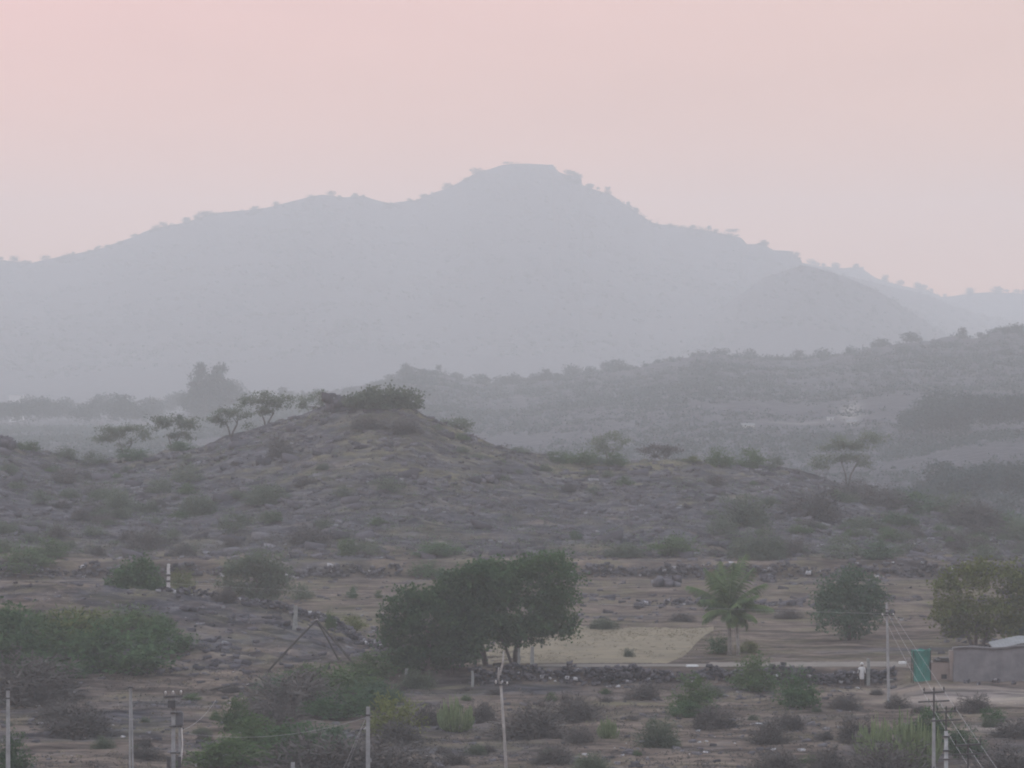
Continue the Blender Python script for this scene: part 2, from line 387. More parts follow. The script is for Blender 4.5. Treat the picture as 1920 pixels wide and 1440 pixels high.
# near rows keep a minimum width so the ground goes round the camera
XX = XX + np.sign(UU - 960) * np.clip(1 - DD / 210.0, 0, 1) * np.abs(UU - 960) / 2640 * 60
ZZ = land(XX, DD)
nr, nc = DD.shape
V = np.stack([XX.ravel(), DD.ravel(), ZZ.ravel()], 1)
idx = np.arange(nr * nc).reshape(nr, nc)
Fc = np.stack([idx[:-1, :-1].ravel(), idx[:-1, 1:].ravel(), idx[1:, 1:].ravel(), idx[1:, :-1].ravel()], 1)
me = nmesh('ground', V, Fc)
# what the ground is made of, by place: R soil, G dry grass, B bare pale scar
soil = np.interp(DD, [0, 200, 300, 345, 425, 440, 600, 700, 4900], [.5, .52, .56, .60, .56, .34, .34, .2, .2])
grassz = np.interp(DD, [0, 230, 300, 420, 450, 520, 560, 700, 4900], [.38, .4, .46, .48, .44, .46, .46, .2, .2])
def blob(u0, d0, ru, rd, v): return v * np.exp(-((UU - u0) / ru) ** 2 - ((DD - d0) / rd) ** 2)
soil += blob(100, 372, 170, 18, .30) + blob(600, 385, 120, 20, .22) + blob(1780, 285, 260, 12, .42) + blob(1200, 262, 260, 12, .14) + blob(1200, 240, 420, 9, .18) + blob(380, 290, 180, 6, .22) + blob(1250, 395, 500, 16, .2) + blob(1550, 350, 260, 30, .18)
soil -= blob(300, 315, 330, 22, .16)
grassz += blob(690, 500, 200, 28, .08) + blob(1150, 530, 160, 18, .22) + blob(620, 350, 80, 20, .3) + blob(800, 540, 200, 18, .12)
grassz -= blob(1600, 470, 260, 40, .1) + blob(150, 500, 260, 40, .08)
scar = np.zeros_like(UU)
def scarblob(px, py, ru, rd, v, dmin):
    g = ground(px, py, dmin); return blob(px, g.y, ru, rd, v)
scar += scarblob(1600, 772, 16, 60, .4, 900) + scarblob(1585, 780, 14, 30, .3, 900) + scarblob(935, 738, 34, 12, .3, 900) + scarblob(1500, 795, 60, 10, .25, 900) + scarblob(1870, 790, 40, 10, .15, 900)
scar += blob(1890, 262, 60, 4.5, .35) + blob(1780, 283, 140, 5, .30) + blob(1990, 284, 160, 5, .30) + blob(1650, 292, 60, 2.2, .2)
col = np.stack([np.clip(soil, 0, 1), np.clip(grassz, 0, 1), np.clip(scar, 0, 1), np.ones_like(UU)], -1).reshape(-1, 4)
ca = me.color_attributes.new('zone', 'FLOAT_COLOR', 'POINT'); ca.data.foreach_set('color', col.astype(np.float32).ravel())
for_smooth = np.ones(len(me.polygons), dtype=bool); me.polygons.foreach_set('use_smooth', for_smooth)
tag(link('ground', me, M_TER), kind='structure')

def sheet(name, mat, outline, n=60, lift=0.03, label=None):
    """a sheet draped on the ground between two world edge curves: outline=[(x,ynear,yfar)...]"""
    V = []; m = 10
    for (x, y0, y1) in outline:
        for k in range(m): 
            y = y0 + (y1 - y0) * k / (m - 1); V.append((x * (y / y0), y, 0))
    V = np.array(V); V[:, 2] = land(V[:, 0], V[:, 1]) + lift
    a = len(outline); ii = np.arange(a * m).reshape(a, m)
    Fq = np.stack([ii[:-1, :-1].ravel(), ii[1:, :-1].ravel(), ii[1:, 1:].ravel(), ii[:-1, 1:].ravel()], 1)
    return tag(link(name, nmesh(name, V, Fq), mat), kind='structure')
rg = random.Random(4)
ol = []
for i in range(120):
    px = 900 + (1338 - 900) * i / 119
    yn = 304.5 if px < 1248 else 304.5 + ((px - 1248) / 90) ** 1.3 * 38 + 1.6 * math.sin(px / 9) + 2.2 * math.sin(px / 23)
    yf = 347 + rg.uniform(-.6, .6) + 1.2 * math.sin(px / 21) - max(0, (960 - px)) * .1
    yn = min(yn + rg.uniform(-.3, .3), yf - 0.5)
    ol.append(((px - 960) / F * yn, yn, yf))
sheet('field', M_FIELD, ol)
ol = []
for i in range(140):
    px = 990 + (1700 - 990) * i / 139
    w = 1.0 if px > 1050 else (px - 990) / 60
    y0 = 300.7 + 0.15 * math.sin(px / 37); y1 = y0 + 0.5 + rg.uniform(0, .5) + (4.2 + 0.5 * math.sin(px / 60)) * w
    if px < 1330: y1 = min(y1, 303.5)
    ol.append(((px - 960) / F * y0, y0, y1))
sheet('dirt_road', M_ROAD, ol, lift=0.035)

ORD = ['leftmost', 'second from left', 'third from left', 'fourth from left', 'fifth from left', 'sixth from left', 'seventh from left', 'eighth from left', 'ninth from left', 'tenth from left', 'eleventh from left', 'twelfth from left', 'thirteenth from left', 'fourteenth from left', 'fifteenth from left', 'sixteenth from left', 'seventeenth from left', 'eighteenth from left']
def rank(items, fmt):
    """items: (px, object, cell words) - each label names its cell and its place in it"""
    cells = {}
    for it in items: cells.setdefault(it[2], []).append(it)
    for c, L in cells.items():
        L.sort(key=lambda t: t[0])
        for i, (px, o, _) in enumerate(L):
            o['label'] = fmt.format(o=ORD[min(i, len(ORD) - 1)], c=c) if len(L) > 1 else fmt.replace('{o} of the', 'only one of the').format(o='', c=c)

# ------------------------------------------------------------------ stones
def stones(pos, size, seed, flat=0.7):
    """pos (n,3), size (n,) -> verts, faces of irregular stones"""
    rs = np.random.RandomState(seed); n = len(pos)
    base = np.array([(x, y, z) for x in (-1, 1) for y in (-1, 1) for z in (-1, 1)], float)
    faces = np.array([(0, 1, 3, 2), (4, 6, 7, 5), (0, 4, 5, 1), (2, 3, 7, 6), (0, 2, 6, 4), (1, 5, 7, 3)])
    V = base[None] * (0.5 + rs.rand(n, 8, 3) * 0.5)
    V[:, :, 2] *= flat
    th = rs.rand(n) * 6.28; c, s = np.cos(th), np.sin(th)
    x = V[:, :, 0] * c[:, None] - V[:, :, 1] * s[:, None]; y = V[:, :, 0] * s[:, None] + V[:, :, 1] * c[:, None]
    tl = (rs.rand(n) - .5) * 0.7
    V = np.stack([x, y, V[:, :, 2] + x * tl[:, None]], -1) * size[:, None, None] * 0.62 + pos[:, None, :]
    Fq = (faces[None] + (np.arange(n) * 8)[:, None, None]).reshape(-1, 4)
    return V.reshape(-1, 3), Fq
def dry_wall(name, pts, height, dens, smin, smax, seed, label, thick=0.6, mat=STONE):
    """pts: world (x,y) polyline; stones laid in a bank from the ground up"""
    rs = np.random.RandomState(seed)
    P = np.array(pts, float); seg = np.hypot(*(P[1:] - P[:-1]).T); L = seg.sum(); cum = np.concatenate([[0], np.cumsum(seg)])
    n = int(L * height * dens)
    s = rs.rand(n) * L
    x = np.interp(s, cum, P[:, 0]); y = np.interp(s, cum, P[:, 1])
    y2 = y + (rs.rand(n) - .5) * thick
    hv = height * (0.78 + 0.5 * fbm(s / 1.6, s * 0 + seed, 3))
    zb = np.minimum(land(x, y - 0.8, False), land(x, y + 0.8, False))
    z = zb - 0.1 + rs.rand(n) * (hv + 0.1)
    size = smin + (smax - smin) * rs.rand(n) ** 2
    V, Fq = stones(np.stack([x, y2, z], 1), size, seed)
    return tag(link(name, nmesh(name, V, Fq), mat), label, 'stone wall')
dry_wall('stone_wall', [((px - 960) / F * 299.1, 299.1 + 0.15 * math.sin(px / 50)) for px in range(880, 1700, 20)], 1.55, 40, .14, .42, 11, 'low dark dry-stone wall holding up the terrace below the tan field', 0.9)
dry_wall('stone_wall', [((px - 960) / F * 418.2, 418.2) for px in range(-60, 770, 20)], 1.7, 13, .2, .6, 12, 'long dark stone terrace wall at the foot of the hill, left of the big tree', 1.2)
dry_wall('stone_wall', [((px - 960) / F * 418.2, 418.2) for px in range(1050, 1990, 20)], 1.9, 14, .2, .6, 13, 'long dark stone terrace wall at the foot of the hill, right of the big tree', 1.2)
kp = [(300, 333), (360, 333), (430, 333), (500, 332), (560, 331.5), (620, 331), (650, 329), (690, 322), (722, 316)]
dry_wall('stone_wall', [((px - 960) / F * d, d) for px, d in kp], 1.0, 30, .15, .45, 14, 'tumbled stone wall running along the top of the rocky knoll', 1.6)
dry_wall('stone_wall', [((px - 960) / F * 375, 375 + 2 * math.sin(px / 50)) for px in range(1190, 1500, 15)], 0.7, 9, .2, .7, 15, 'low heap of dark field stones between the palms and the upper terrace wall', 3.0)

def scatter_stones(name, box, n, smin, smax, seed, label, mat, mask=None):
    rs = np.random.RandomState(seed)
    u0, u1, d0, d1 = box
    u = u0 + (u1 - u0) * rs.rand(n); d = d0 + (d1 - d0) * rs.rand(n)
    x = (u - 960) / F * d
    k = fbm(x / 9 + seed, d / 9, 3) + 0.32 > rs.rand(n) * 0.9
    if mask is not None: k &= mask(u, d)
    x, d = x[k], d[k]
    size = smin + (smax - smin) * rs.rand(len(x)) ** 3
    V, Fq = stones(np.stack([x, d, land(x, d) + size * 0.05], 1), size, seed, 0.55)
    return tag(link(name, nmesh(name, V, Fq), mat), label, 'stones', kind='stuff')
notfield = lambda u, d: ~((u > 960) & (u < 1760) & (d > 299) & (d < 349)) & ~((u > 1600) & (d > 276) & (d < 292))
scatter_stones('loose_stones', (-80, 2000, 212, 298), 9000, .10, .5, 21, 'loose stones strewn over the near ground', STONE, notfield)
scatter_stones('loose_stones', (-80, 2000, 300, 418), 6000, .12, .6, 22, 'loose stones strewn over the terraces', STONE_H, notfield)
scatter_stones('hillside_rocks', (-80, 2000, 422, 556), 1300, .7, 2.4, 24, 'bigger dark rocks half buried in the hillside', STONE_D)
scatter_stones('hillside_stones', (-80, 2000, 420, 560), 17000, .25, 1.1, 23, 'dark basalt stones covering the hillside', STONE_H)
scatter_stones('knoll_slabs', (120, 730, 287, 334), 1700, .12, .8, 25, 'flat slabs and ledges of dark rock breaking out of the knoll', STONE_D, None)
scatter_stones('bank_rocks', (1000, 1980, 366, 400), 500, .3, 1.3, 26, 'dark rocks along the low terrace banks', STONE_D, None)

def boulder(px, py, w, h, label, dmin=205, seed=1, mat=STONE_H, name='boulder'):
    g = ground(px, py, dmin); s = g.y / F
    rs = np.random.RandomState(seed)
    n = 26; pos = (rs.rand(n, 3) - .5) * np.array([w * s * .7, w * s * .7, h * s * .75])
    pos[:, 2] += h * s * 0.36
    V, Fq = stones(pos, np.full(n, min(w, h) * s * 0.55) * (0.7 + .6 * rs.rand(n)), seed, 0.9)
    o = tag(link(name, nmesh(name, V, Fq), mat), label, 'boulder'); o.location = g
    return o
boulder(628, 768, 34, 30, 'squat dark rock standing on the crest left of the summit bushes', 480, 1)
boulder(885, 828, 24, 14, 'dark rock jutting from the right shoulder of the hill crest', 480, 2)
boulder(918, 905, 40, 18, 'reddish dark boulder on the open middle of the hillside', 440, 3)
boulder(1250, 1100, 60, 22, 'dark mound of rock on the terrace left of the coconut palm', 350, 4)
boulder(1440, 1092, 30, 16, 'dark flat rock on the terrace right of the palm crown', 350, 5)
boulder(8, 842, 30, 26, 'dark rock on the crest at the left edge of the photo', 480, 6)
boulder(1160, 906, 16, 12, 'small dark boulder below the crest bushes at mid hill', 440, 7)
boulder(600, 985, 26, 12, 'dark boulder low on the hill above the drooping tree', 430, 8)
boulder(1540, 892, 30, 12, 'dark rock ledge beside the umbrella tree on the crest', 480, 9)

# ------------------------------------------------------------------ vegetation
def leaf_quads(rs, centers, leaf, aspect=0.6, upbias=0.3, orient=None):
    n = len(centers)
    nrm = rs.randn(n, 3); nrm[:, 2] += upbias * 2; nrm /= np.linalg.norm(nrm, axis=1)[:, None]
    a = rs.randn(n, 3) if orient is None else orient + rs.randn(n, 3) * .35
    a -= nrm * (a * nrm).sum(1)[:, None]; a /= np.linalg.norm(a, axis=1)[:, None] + 1e-9
    b = np.cross(nrm, a)
    s = leaf * (0.6 + 0.8 * rs.rand(n))[:, None]
    a = a * s * 0.5; b = b * s * 0.5 * aspect
    Q = np.stack([centers - a, centers + b * 1.0 - a * .1, centers + a, centers - b * 1.0 - a * .1], 1)
    return Q.reshape(-1, 3)
def quads_mesh(name, Q):
    n = len(Q) // 4
    return nmesh(name, Q, np.arange(n * 4).reshape(n, 4))
def cloud(rs, lobes, leaf, dens, clump, per, aspect=0.6, inner=0.25, floor=None, fuzz=.22):
    out = []
    for (cx, cy, cz, rx, ry, rz) in lobes:
        area = 4 * math.pi * ((rx * ry) ** 1.6 / 3 + (rx * rz) ** 1.6 / 3 + (ry * rz) ** 1.6 / 3) ** (1 / 1.6)
        nc_ = max(4, int(area * dens))
        v = rs.randn(nc_, 3); v /= np.linalg.norm(v, axis=1)[:, None]
        bump = 1 + 0.32 * fbm(v[:, 0] * 2.2 + cx + 50, v[:, 2] * 2.2 + v[:, 1] * 1.7 + cz + 50, 3)
        r = (1.02 - fuzz + fuzz * 1.6 * rs.rand(nc_) ** 1.3) * bump
        ni = int(nc_ * inner); r[:ni] *= rs.rand(ni) * .8
        c = v * r[:, None] * np.array([rx, ry, rz]) + np.array([cx, cy, cz])
        off = rs.randn(nc_, per, 3) * clump * (0.6 + .8 * rs.rand(nc_, 1, 1)) * np.array([1, 1, .65])
        out.append((c[:, None, :] + off).reshape(-1, 3))
    P = np.concatenate(out)
    if floor is not None: P = P[P[:, 2] > floor]
    return leaf_quads(rs, P, leaf, aspect)
def rand_lobes(rs, n, w, h, base=0.15):
    """lobes of a bush 1 wide and 1 high, scaled to w,h"""
    L = []
    for i in range(n):
        a = rs.rand() * 6.28; r = 0.28 * rs.rand() ** .6
        z = base + (1 - base) * (0.25 + 0.5 * rs.rand()) * (1 - r)
        q = 0.17 + 0.13 * rs.rand()
        L.append((math.cos(a) * r * w, math.sin(a) * r * w, z * h * .95, q * w, q * w, q * 1.1 * h))
    return L
def unit_bush(seed, n=7, leaf=.05, dens=80, clump=.038, per=9, aspect=.6, name='shrub', base=.1):
    rs = np.random.RandomState(seed)
    L = []
    for i in range(n):
        a = rs.rand() * 6.28; rr_ = .36 * rs.rand() ** .5; q = rs.uniform(.09, .2)
        z = rs.uniform(.12, .95 - q) * (1.05 - rr_ * 1.3)
        L.append((math.cos(a) * rr_, math.sin(a) * rr_, z, q * rs.uniform(.9, 1.5), q * rs.uniform(.9, 1.4), q * rs.uniform(.7, 1.2)))
    L += [(rs.uniform(-.1, .1), 0, .2, .34, .34, .22), (rs.uniform(-.15, .15), rs.uniform(-.1, .1), .42, .2, .2, .26)]
    Q = cloud(rs, L, leaf, dens, clump, per, aspect, floor=-.02, fuzz=.5)
    m = 260; v = rs.randn(m, 3); v[:, 2] = np.abs(v[:, 2]) + .4; v /= np.linalg.norm(v, axis=1)[:, None]
    P = v * (rs.uniform(.35, .56, m))[:, None] * np.array([1, 1, 1.5]) + np.array([0, 0, .05])
    return quads_mesh(name, np.concatenate([Q, leaf_quads(rs, P, .12, .14, 0, orient=v)]))
def unit_twig(seed, n=3600, name='thorn_bush'):
    rs = np.random.RandomState(seed)
    v = rs.randn(n, 3); v[:, 2] = np.abs(v[:, 2]) * .9; v /= np.linalg.norm(v, axis=1)[:, None]
    r = rs.rand(n) ** .62 * 1.08 * (1 + .75 * fbm(v[:, 0] * 3 + seed, v[:, 1] * 3 + 9, 3))
    P = v * r[:, None] * np.array([.48, .48, .8]); P[:, 2] += 0.02
    Q = leaf_quads(rs, P, .13, .13, 0, orient=v)
    k = rs.rand(n) < .5
    Q2 = leaf_quads(rs, P[k], .04, .7)
    return quads_mesh(name, np.concatenate([Q, Q2]))
def unit_tree_crown(seed, name='crown'):
    rs = np.random.RandomState(seed)
    Q = cloud(rs, [(x, y, z * .85 + .15, a, b, c * .9) for x, y, z, a, b, c in rand_lobes(rs, 8, 1, 1, .25)], .05, 34, .035, 8)
    return quads_mesh(name, Q)
def unit_euphorbia(seed, name='candelabra_shrub'):
    rs = random.Random(seed); mb = MB()
    for i in range(85):
        a = rs.uniform(0, 6.28); r = .46 * rs.random() ** .5
        h = (1 - (r / .5) ** 2 * .5) * rs.uniform(.62, 1.0)
        x0, y0 = .35 * r * math.cos(a), .35 * r * math.sin(a); x1, y1 = r * math.cos(a), r * math.sin(a)
        pts = [(x0, y0, 0), (x0 + (x1 - x0) * .75, y0 + (y1 - y0) * .75, h * .35), (x1, y1, h * .7), (x1 * 1.03, y1 * 1.03, h)]
        mb.tube(pts, [.016, .014, .012, .006], 4, False)
        for k in range(3):
            q = rs.uniform(.35, .8); b = rs.uniform(0, 6.28)
            bx, by = x1 * (.6 + .4 * q) + .03 * math.cos(b), y1 * (.6 + .4 * q) + .03 * math.sin(b)
            mb.tube([(x1 * .9, y1 * .9, h * q * .8), (bx, by, h * q), (bx * 1.02, by * 1.02, h * q + .16)], [.011, .011, .006], 4, False)
    me = bpy.data.meshes.new(name); me.from_pydata(mb.v, [], mb.f); me.update(); return me
BM = {}
def reg(kind, meshes, mats):
    BM[kind] = []
    for m_ in mats:
        for q in meshes:
            c = q.copy(); c.materials.append(m_); BM[kind].append(c)
_b = [unit_bush(s, 7 + s % 3) for s in (1, 2, 3, 11, 12)]
_bs = [unit_bush(s, 8, .045, 52, .046, 8) for s in (4, 5, 6, 7)]
_ft = [unit_tree_crown(s) for s in (8, 9, 10)]
_tw = [unit_twig(s) for s in (1, 2, 3, 4)]
reg('dark', _b, [G_DARK]); reg('green', _b, [G_MID]); reg('yellow', _b, [G_YEL]); reg('grey', _bs, [G_GREY]); reg('blue', _b, [G_BLUE])
reg('thorn', _tw, [G_TWIG]); reg('greythorn', _tw, [G_GREY]); reg('far', _ft, [G_FAR])
reg('euph', [unit_euphorbia(5), unit_euphorbia(6)], [G_EUPH])
R = random.Random(99)
NAMES = {'thorn': 'thorn_bush', 'greythorn': 'thorn_bush', 'euph': 'candelabra_shrub', 'far': 'tree'}
CATS = {'thorn': 'thorn bush', 'greythorn': 'thorn bush', 'euph': 'succulent shrub', 'far': 'tree'}
def bush(px, py, w, h, kind, label, dmin=205, group=None, name=None, cat=None, depth=1.0):
    if dmin < 300 and group is None and kind != 'euph': w, h = w * 1.18, h * 1.22
    g = ground(px, py, dmin); s = g.y / F
    o = bpy.data.objects.new(name or NAMES.get(kind, 'shrub'), R.choice(BM[kind])); C.objects.link(o)
    o.location = g - Vector((0, 0, .05 * h * s)); o.scale = (w * s, w * s * depth, h * s * 1.04)
    o.rotation_euler = (0, 0, R.uniform(0, 6.28) if depth == 1.0 else R.choice((0, math.pi)))
    tag(o, label, cat or CATS.get(kind, 'bush'), group)
    return o
# near ground
for a in [
 (225, 1262, 190, 100, 'dark', 'dark green bush at the right end of the knoll thicket, foot on pale soil'),
 (120, 1235, 170, 95, 'green', 'green bush in the middle of the thicket on the knoll at far left'),
 (20, 1250, 170, 110, 'dark', 'dark bush of the knoll thicket cut by the left edge of the photo'),
 (60, 1315, 190, 85, 'thorn', 'dull purple thorn bush below the knoll thicket at the left edge'),
 (300, 1225, 110, 64, 'dark', 'dark bush at the right flank of the knoll thicket, behind its front bush'),
 (90, 1275, 130, 60, 'dark', 'dark bush hanging below the middle of the knoll thicket'),
 (15, 1200, 120, 60, 'blue', 'blue-green bush of the knoll thicket touching the left edge'),
 (700, 1330, 110, 60, 'blue', 'blue-green bush behind the bright yellow-green bush'),
 (500, 1365, 110, 50, 'thorn', 'purple thorn bush left of the stayed pole, under the broad thorn bush'),
 (600, 1410, 130, 60, 'blue', 'blue-green bush between the stub pole top and the stayed pole'),
 (480, 1400, 110, 56, 'green', 'dull green bush between transformer pole and the stub pole top'),
 (690, 1270, 90, 44, 'green', 'green bush at the left foot of the lower leafy tree'),
 (580, 1275, 80, 34, 'green', 'low green bush between the legs of the wooden tripod'),
 (240, 1180, 130, 50, 'green', 'light green bush above the thicket near the top of the knoll'),
 (150, 1180, 130, 45, 'yellow', 'yellowish bush behind the thicket on the knoll'),
 (300, 1190, 60, 40, 'dark', 'small dark bush at the right end of the knoll top thicket'),
 (40, 1180, 120, 46, 'green', 'dull green bush at the far left behind the knoll thicket'),
 (560, 1335, 170, 78, 'thorn', 'broad dark purple thorn bush below the wooden tripod'),
 (645, 1300, 130, 62, 'green', 'green bush between the wooden tripod and the big tree'),
 (520, 1305, 100, 44, 'blue', 'low blue-green bush left of the broad thorn bush'),
 (640, 1345, 130, 62, 'dark', 'dark bush just behind the concrete pole with two stay wires'),
 (742, 1385, 110, 92, 'yellow', 'bright yellow-green bush right of the concrete pole with two stay wires'),
 (750, 1395, 80, 44, 'thorn', 'dark thorn bush at the foot of the bright yellow-green bush'),
 (440, 1372, 70, 60, 'green', 'small green bush right of the transformer pole'),
 (430, 1440, 140, 66, 'green', 'green bush at the bottom edge right of the transformer pole'),
 (540, 1432, 150, 70, 'dark', 'dark green bush at the bottom edge between transformer pole and stayed pole'),
 (610, 1470, 200, 90, 'thorn', 'purple thorn bush at the bottom edge left of the stayed pole'),
 (740, 1470, 180, 82, 'thorn', 'dark thorn bush at the bottom edge right of the stayed pole'),
 (1000, 1385, 120, 70, 'thorn', 'dark purple thorn bush right of the leaning wooden pole'),
 (1075, 1350, 90, 48, 'thorn', 'low brown thorn bush behind the one beside the leaning pole'),
 (905, 1350, 50, 34, 'thorn', 'small dark thorn bush between the candelabra shrub and the leaning pole'),
 (800, 1360, 60, 40, 'thorn', 'small purple thorn bush left of the candelabra shrub'),
 (1085, 1392, 50, 28, 'thorn', 'tiny thorn bush in front of the small succulent clump'),
 (1235, 1400, 70, 52, 'greythorn', 'round grey thorn bush on the pale ground below the pair of bushes'),
 (1035, 1432, 72, 34, 'thorn', 'low brown thorn bush at the bottom middle of the photo'),
 (1110, 1445, 60, 32, 'greythorn', 'grey thorn bush at the bottom edge right of the middle'),
 (850, 1432, 50, 22, 'thorn', 'tiny brown bush on pale soil left of the leaning pole foot'),
 (1305, 1335, 84, 66, 'green', 'round green bush standing above a dark thorn bush right of centre'),
 (1285, 1345, 60, 34, 'dark', 'dark low bush at the left foot of the round green bush'),
 (1335, 1366, 80, 44, 'thorn', 'dark thorn bush at the right foot of the round green bush'),
 (1490, 1328, 88, 82, 'dark', 'big dark green bush in front of the terrace wall right of the palm'),
 (1410, 1295, 90, 62, 'green', 'spreading green bush against the terrace wall below the palm'),
 (1445, 1395, 60, 50, 'thorn', 'purple thorn bush below the big dark green bush'),
 (1485, 1368, 44, 32, 'thorn', 'small thorn bush just under the big dark green bush'),
 (1465, 1450, 90, 44, 'thorn', 'dark bush at the bottom edge left of the big candelabra clump'),
 (1555, 1440, 60, 40, 'thorn', 'grey purple bush at the bottom edge beside the big candelabra clump'),
 (1585, 1330, 56, 26, 'thorn', 'low purple bush on pale stones left of the wired concrete pole'),
 (1600, 1392, 60, 50, 'thorn', 'dark thorn bush at the left foot of the big candelabra clump'),
 (1682, 1330, 44, 26, 'thorn', 'dark small bush between the wired pole and the big candelabra clump'),
 (1660, 1470, 130, 80, 'thorn', 'dark thorn bush at the bottom edge under the big candelabra clump'),
 (1830, 1335, 60, 34, 'thorn', 'purple bush on the right bank below the yard'),
 (1862, 1352, 50, 28, 'dark', 'low dark bush lower down the right bank'),
 (1900, 1382, 80, 34, 'thorn', 'dark bush at the right edge under the pale bank'),
 (1890, 1460, 130, 60, 'thorn', 'dark thorn bush filling the bottom right corner'),
 (1810, 1420, 70, 60, 'blue', 'blue-green bush behind the steel pole with two low crossarms'),
 (150, 1380, 120, 60, 'thorn', 'dull purple thorn bush between the two left concrete poles'),
 (110, 1345, 80, 34, 'thorn', 'small thorn bush right of the leftmost concrete pole'),
 (20, 1450, 70, 70, 'dark', 'dark bush at the bottom left corner of the photo'),
 (270, 1420, 60, 22, 'thorn', 'tiny brown bush between thin double pole and transformer pole'),
 (780, 1290, 60, 34, 'greythorn', 'grey low bush under the left tree by a stone post'),
 (1210, 1310, 60, 30, 'thorn', 'low brown bush in front of the middle of the terrace wall'),
]: bush(*a)
# candelabra shrubs
bush(1700, 1440, 150, 122, 'euph', 'big clump of pale upright succulent stems in front of the wired pole')
bush(1750, 1392, 90, 74, 'dark', 'dark green bush growing out behind the big candelabra clump')
bush(1640, 1420, 90, 86, 'euph', 'left part of the candelabra clump, lower and yellower')
bush(853, 1372, 80, 76, 'euph', 'pale green candelabra shrub left of the leaning wooden pole')
bush(1140, 1385, 48, 46, 'euph', 'small pale succulent clump between leaning pole and round green bush')
# terraces
for a in [
 (1345, 1226, 56, 46, 'dark', 'dark blue-green bush at the left foot of the coconut palm'),
 (1402, 1224, 46, 30, 'yellow', 'yellowish bush at the right foot of the coconut palm'),
 (662, 1122, 26, 30, 'dark', 'small round dark bush on the pale terrace left of the big tree'),
 (710, 1122, 20, 22, 'green', 'tiny green bush on the pale terrace next to the big tree'),
 (340, 1112, 66, 58, 'yellow', 'yellow-green bush right behind the banded white post'),
 (620, 1180, 26, 50, 'green', 'narrow green shrub behind the top of the wooden tripod'),
 (660, 1185, 60, 40, 'yellow', 'yellowish bush on the terrace behind the wooden tripod'),
 (560, 1125, 60, 40, 'grey', 'grey bush on the terrace right of the drooping grey-green tree'),
 (425, 1128, 46, 34, 'thorn', 'purple low bush left of the drooping grey-green tree'),
 (800, 1085, 90, 44, 'dark', 'dark bush behind the left top of the big tree'),
 (1480, 1160, 50, 22, 'thorn', 'small brown bush between the palm and the round green tree'),
 (1130, 1180, 60, 26, 'greythorn', 'low grey bush above the tan field'),
 (1280, 1165, 50, 20, 'thorn', 'low brown bush at the right top of the tan field'),
 (1178, 1232, 22, 20, 'greythorn', 'lone tiny shrub standing in the tan field'),
 (1790, 1195, 46, 36, 'thorn', 'leafless pale twiggy bush left of the forked tree trunk'),
 (1900, 1190, 60, 50, 'blue', 'blue-grey bush right of the forked tree above the sheet roof'),
 (40, 1075, 120, 66, 'green', 'wide green bush above the terrace wall at the left edge'),
]: bush(*a, dmin=302)
# hillside
for a in [
 (95, 1056, 80, 40, 'green', 'green bush next to the wide one above the left terrace wall'),
 (350, 905, 76, 46, 'grey', 'pale green bush high on the left flank of the hill'),
 (300, 925, 60, 40, 'grey', 'pale bush just below left of the high pale green bush'),
 (375, 965, 84, 46, 'greythorn', 'wide grey-green bush at the middle of the left flank'),
 (225, 945, 70, 40, 'grey', 'grey bush on the left flank near the left quarter of the photo'),
 (500, 945, 90, 44, 'greythorn', 'large dull bush on the left flank below the crest trees'),
 (440, 1000, 90, 56, 'grey', 'pale grey-green bush above the drooping grey-green tree'),
 (650, 1048, 50, 46, 'green', 'pale green small tree above the wall at left of the big tree'),
 (690, 1040, 70, 36, 'grey', 'grey bush above the wall, beside the pale small tree'),
 (275, 1030, 70, 46, 'thorn', 'purple bush on the lower left flank above the conical tree'),
 (345, 1045, 44, 30, 'thorn', 'small round purple bush sitting on the left terrace wall'),
 (1270, 1050, 110, 52, 'green', 'green bush on the lower hill left above the palm'),
 (1400, 985, 100, 66, 'greythorn', 'large grey bush on the hill straight above the palm'),
 (1425, 1055, 120, 66, 'greythorn', 'large pale grey bush just behind the palm top'),
 (1530, 970, 120, 64, 'thorn', 'large dark bush on the right flank under the umbrella tree'),
 (1350, 1005, 70, 50, 'grey', 'dull green bush on the hill left of the large grey bush'),
 (1580, 1050, 100, 44, 'grey', 'green-grey bush above the terrace wall behind the round tree'),
 (1650, 1056, 90, 40, 'blue', 'blue-grey bush above the terrace wall right of the round tree'),
 (1480, 1040, 80, 40, 'thorn', 'dark bush above the terrace wall right of the palm top'),
 (1840, 1058, 100, 40, 'grey', 'pale bush above the terrace wall behind the forked tree'),
 (1080, 1012, 26, 24, 'dark', 'small dark round bush on the bare slope right of centre'),
 (1170, 1045, 80, 30, 'greythorn', 'low grey bush near the hill foot right of the big tree'),
 (730, 920, 90, 34, 'grey', 'wide dull green patch of bush in the middle of the slope'),
 (320, 1012, 50, 30, 'grey', 'small grey bush between the purple bush and the left flank slope'),
 (580, 1020, 90, 40, 'thorn', 'dark bush low on the slope left of centre'),
 (820, 1068, 110, 36, 'dark', 'dark bush on the terrace wall behind the top of the big tree'),
 (120, 905, 60, 30, 'thorn', 'dark bush high on the slope at far left'),
 (525, 860, 50, 50, 'thorn', 'dark rocky thicket below the sloping crest left of the summit'),
]: bush(*a, dmin=424)
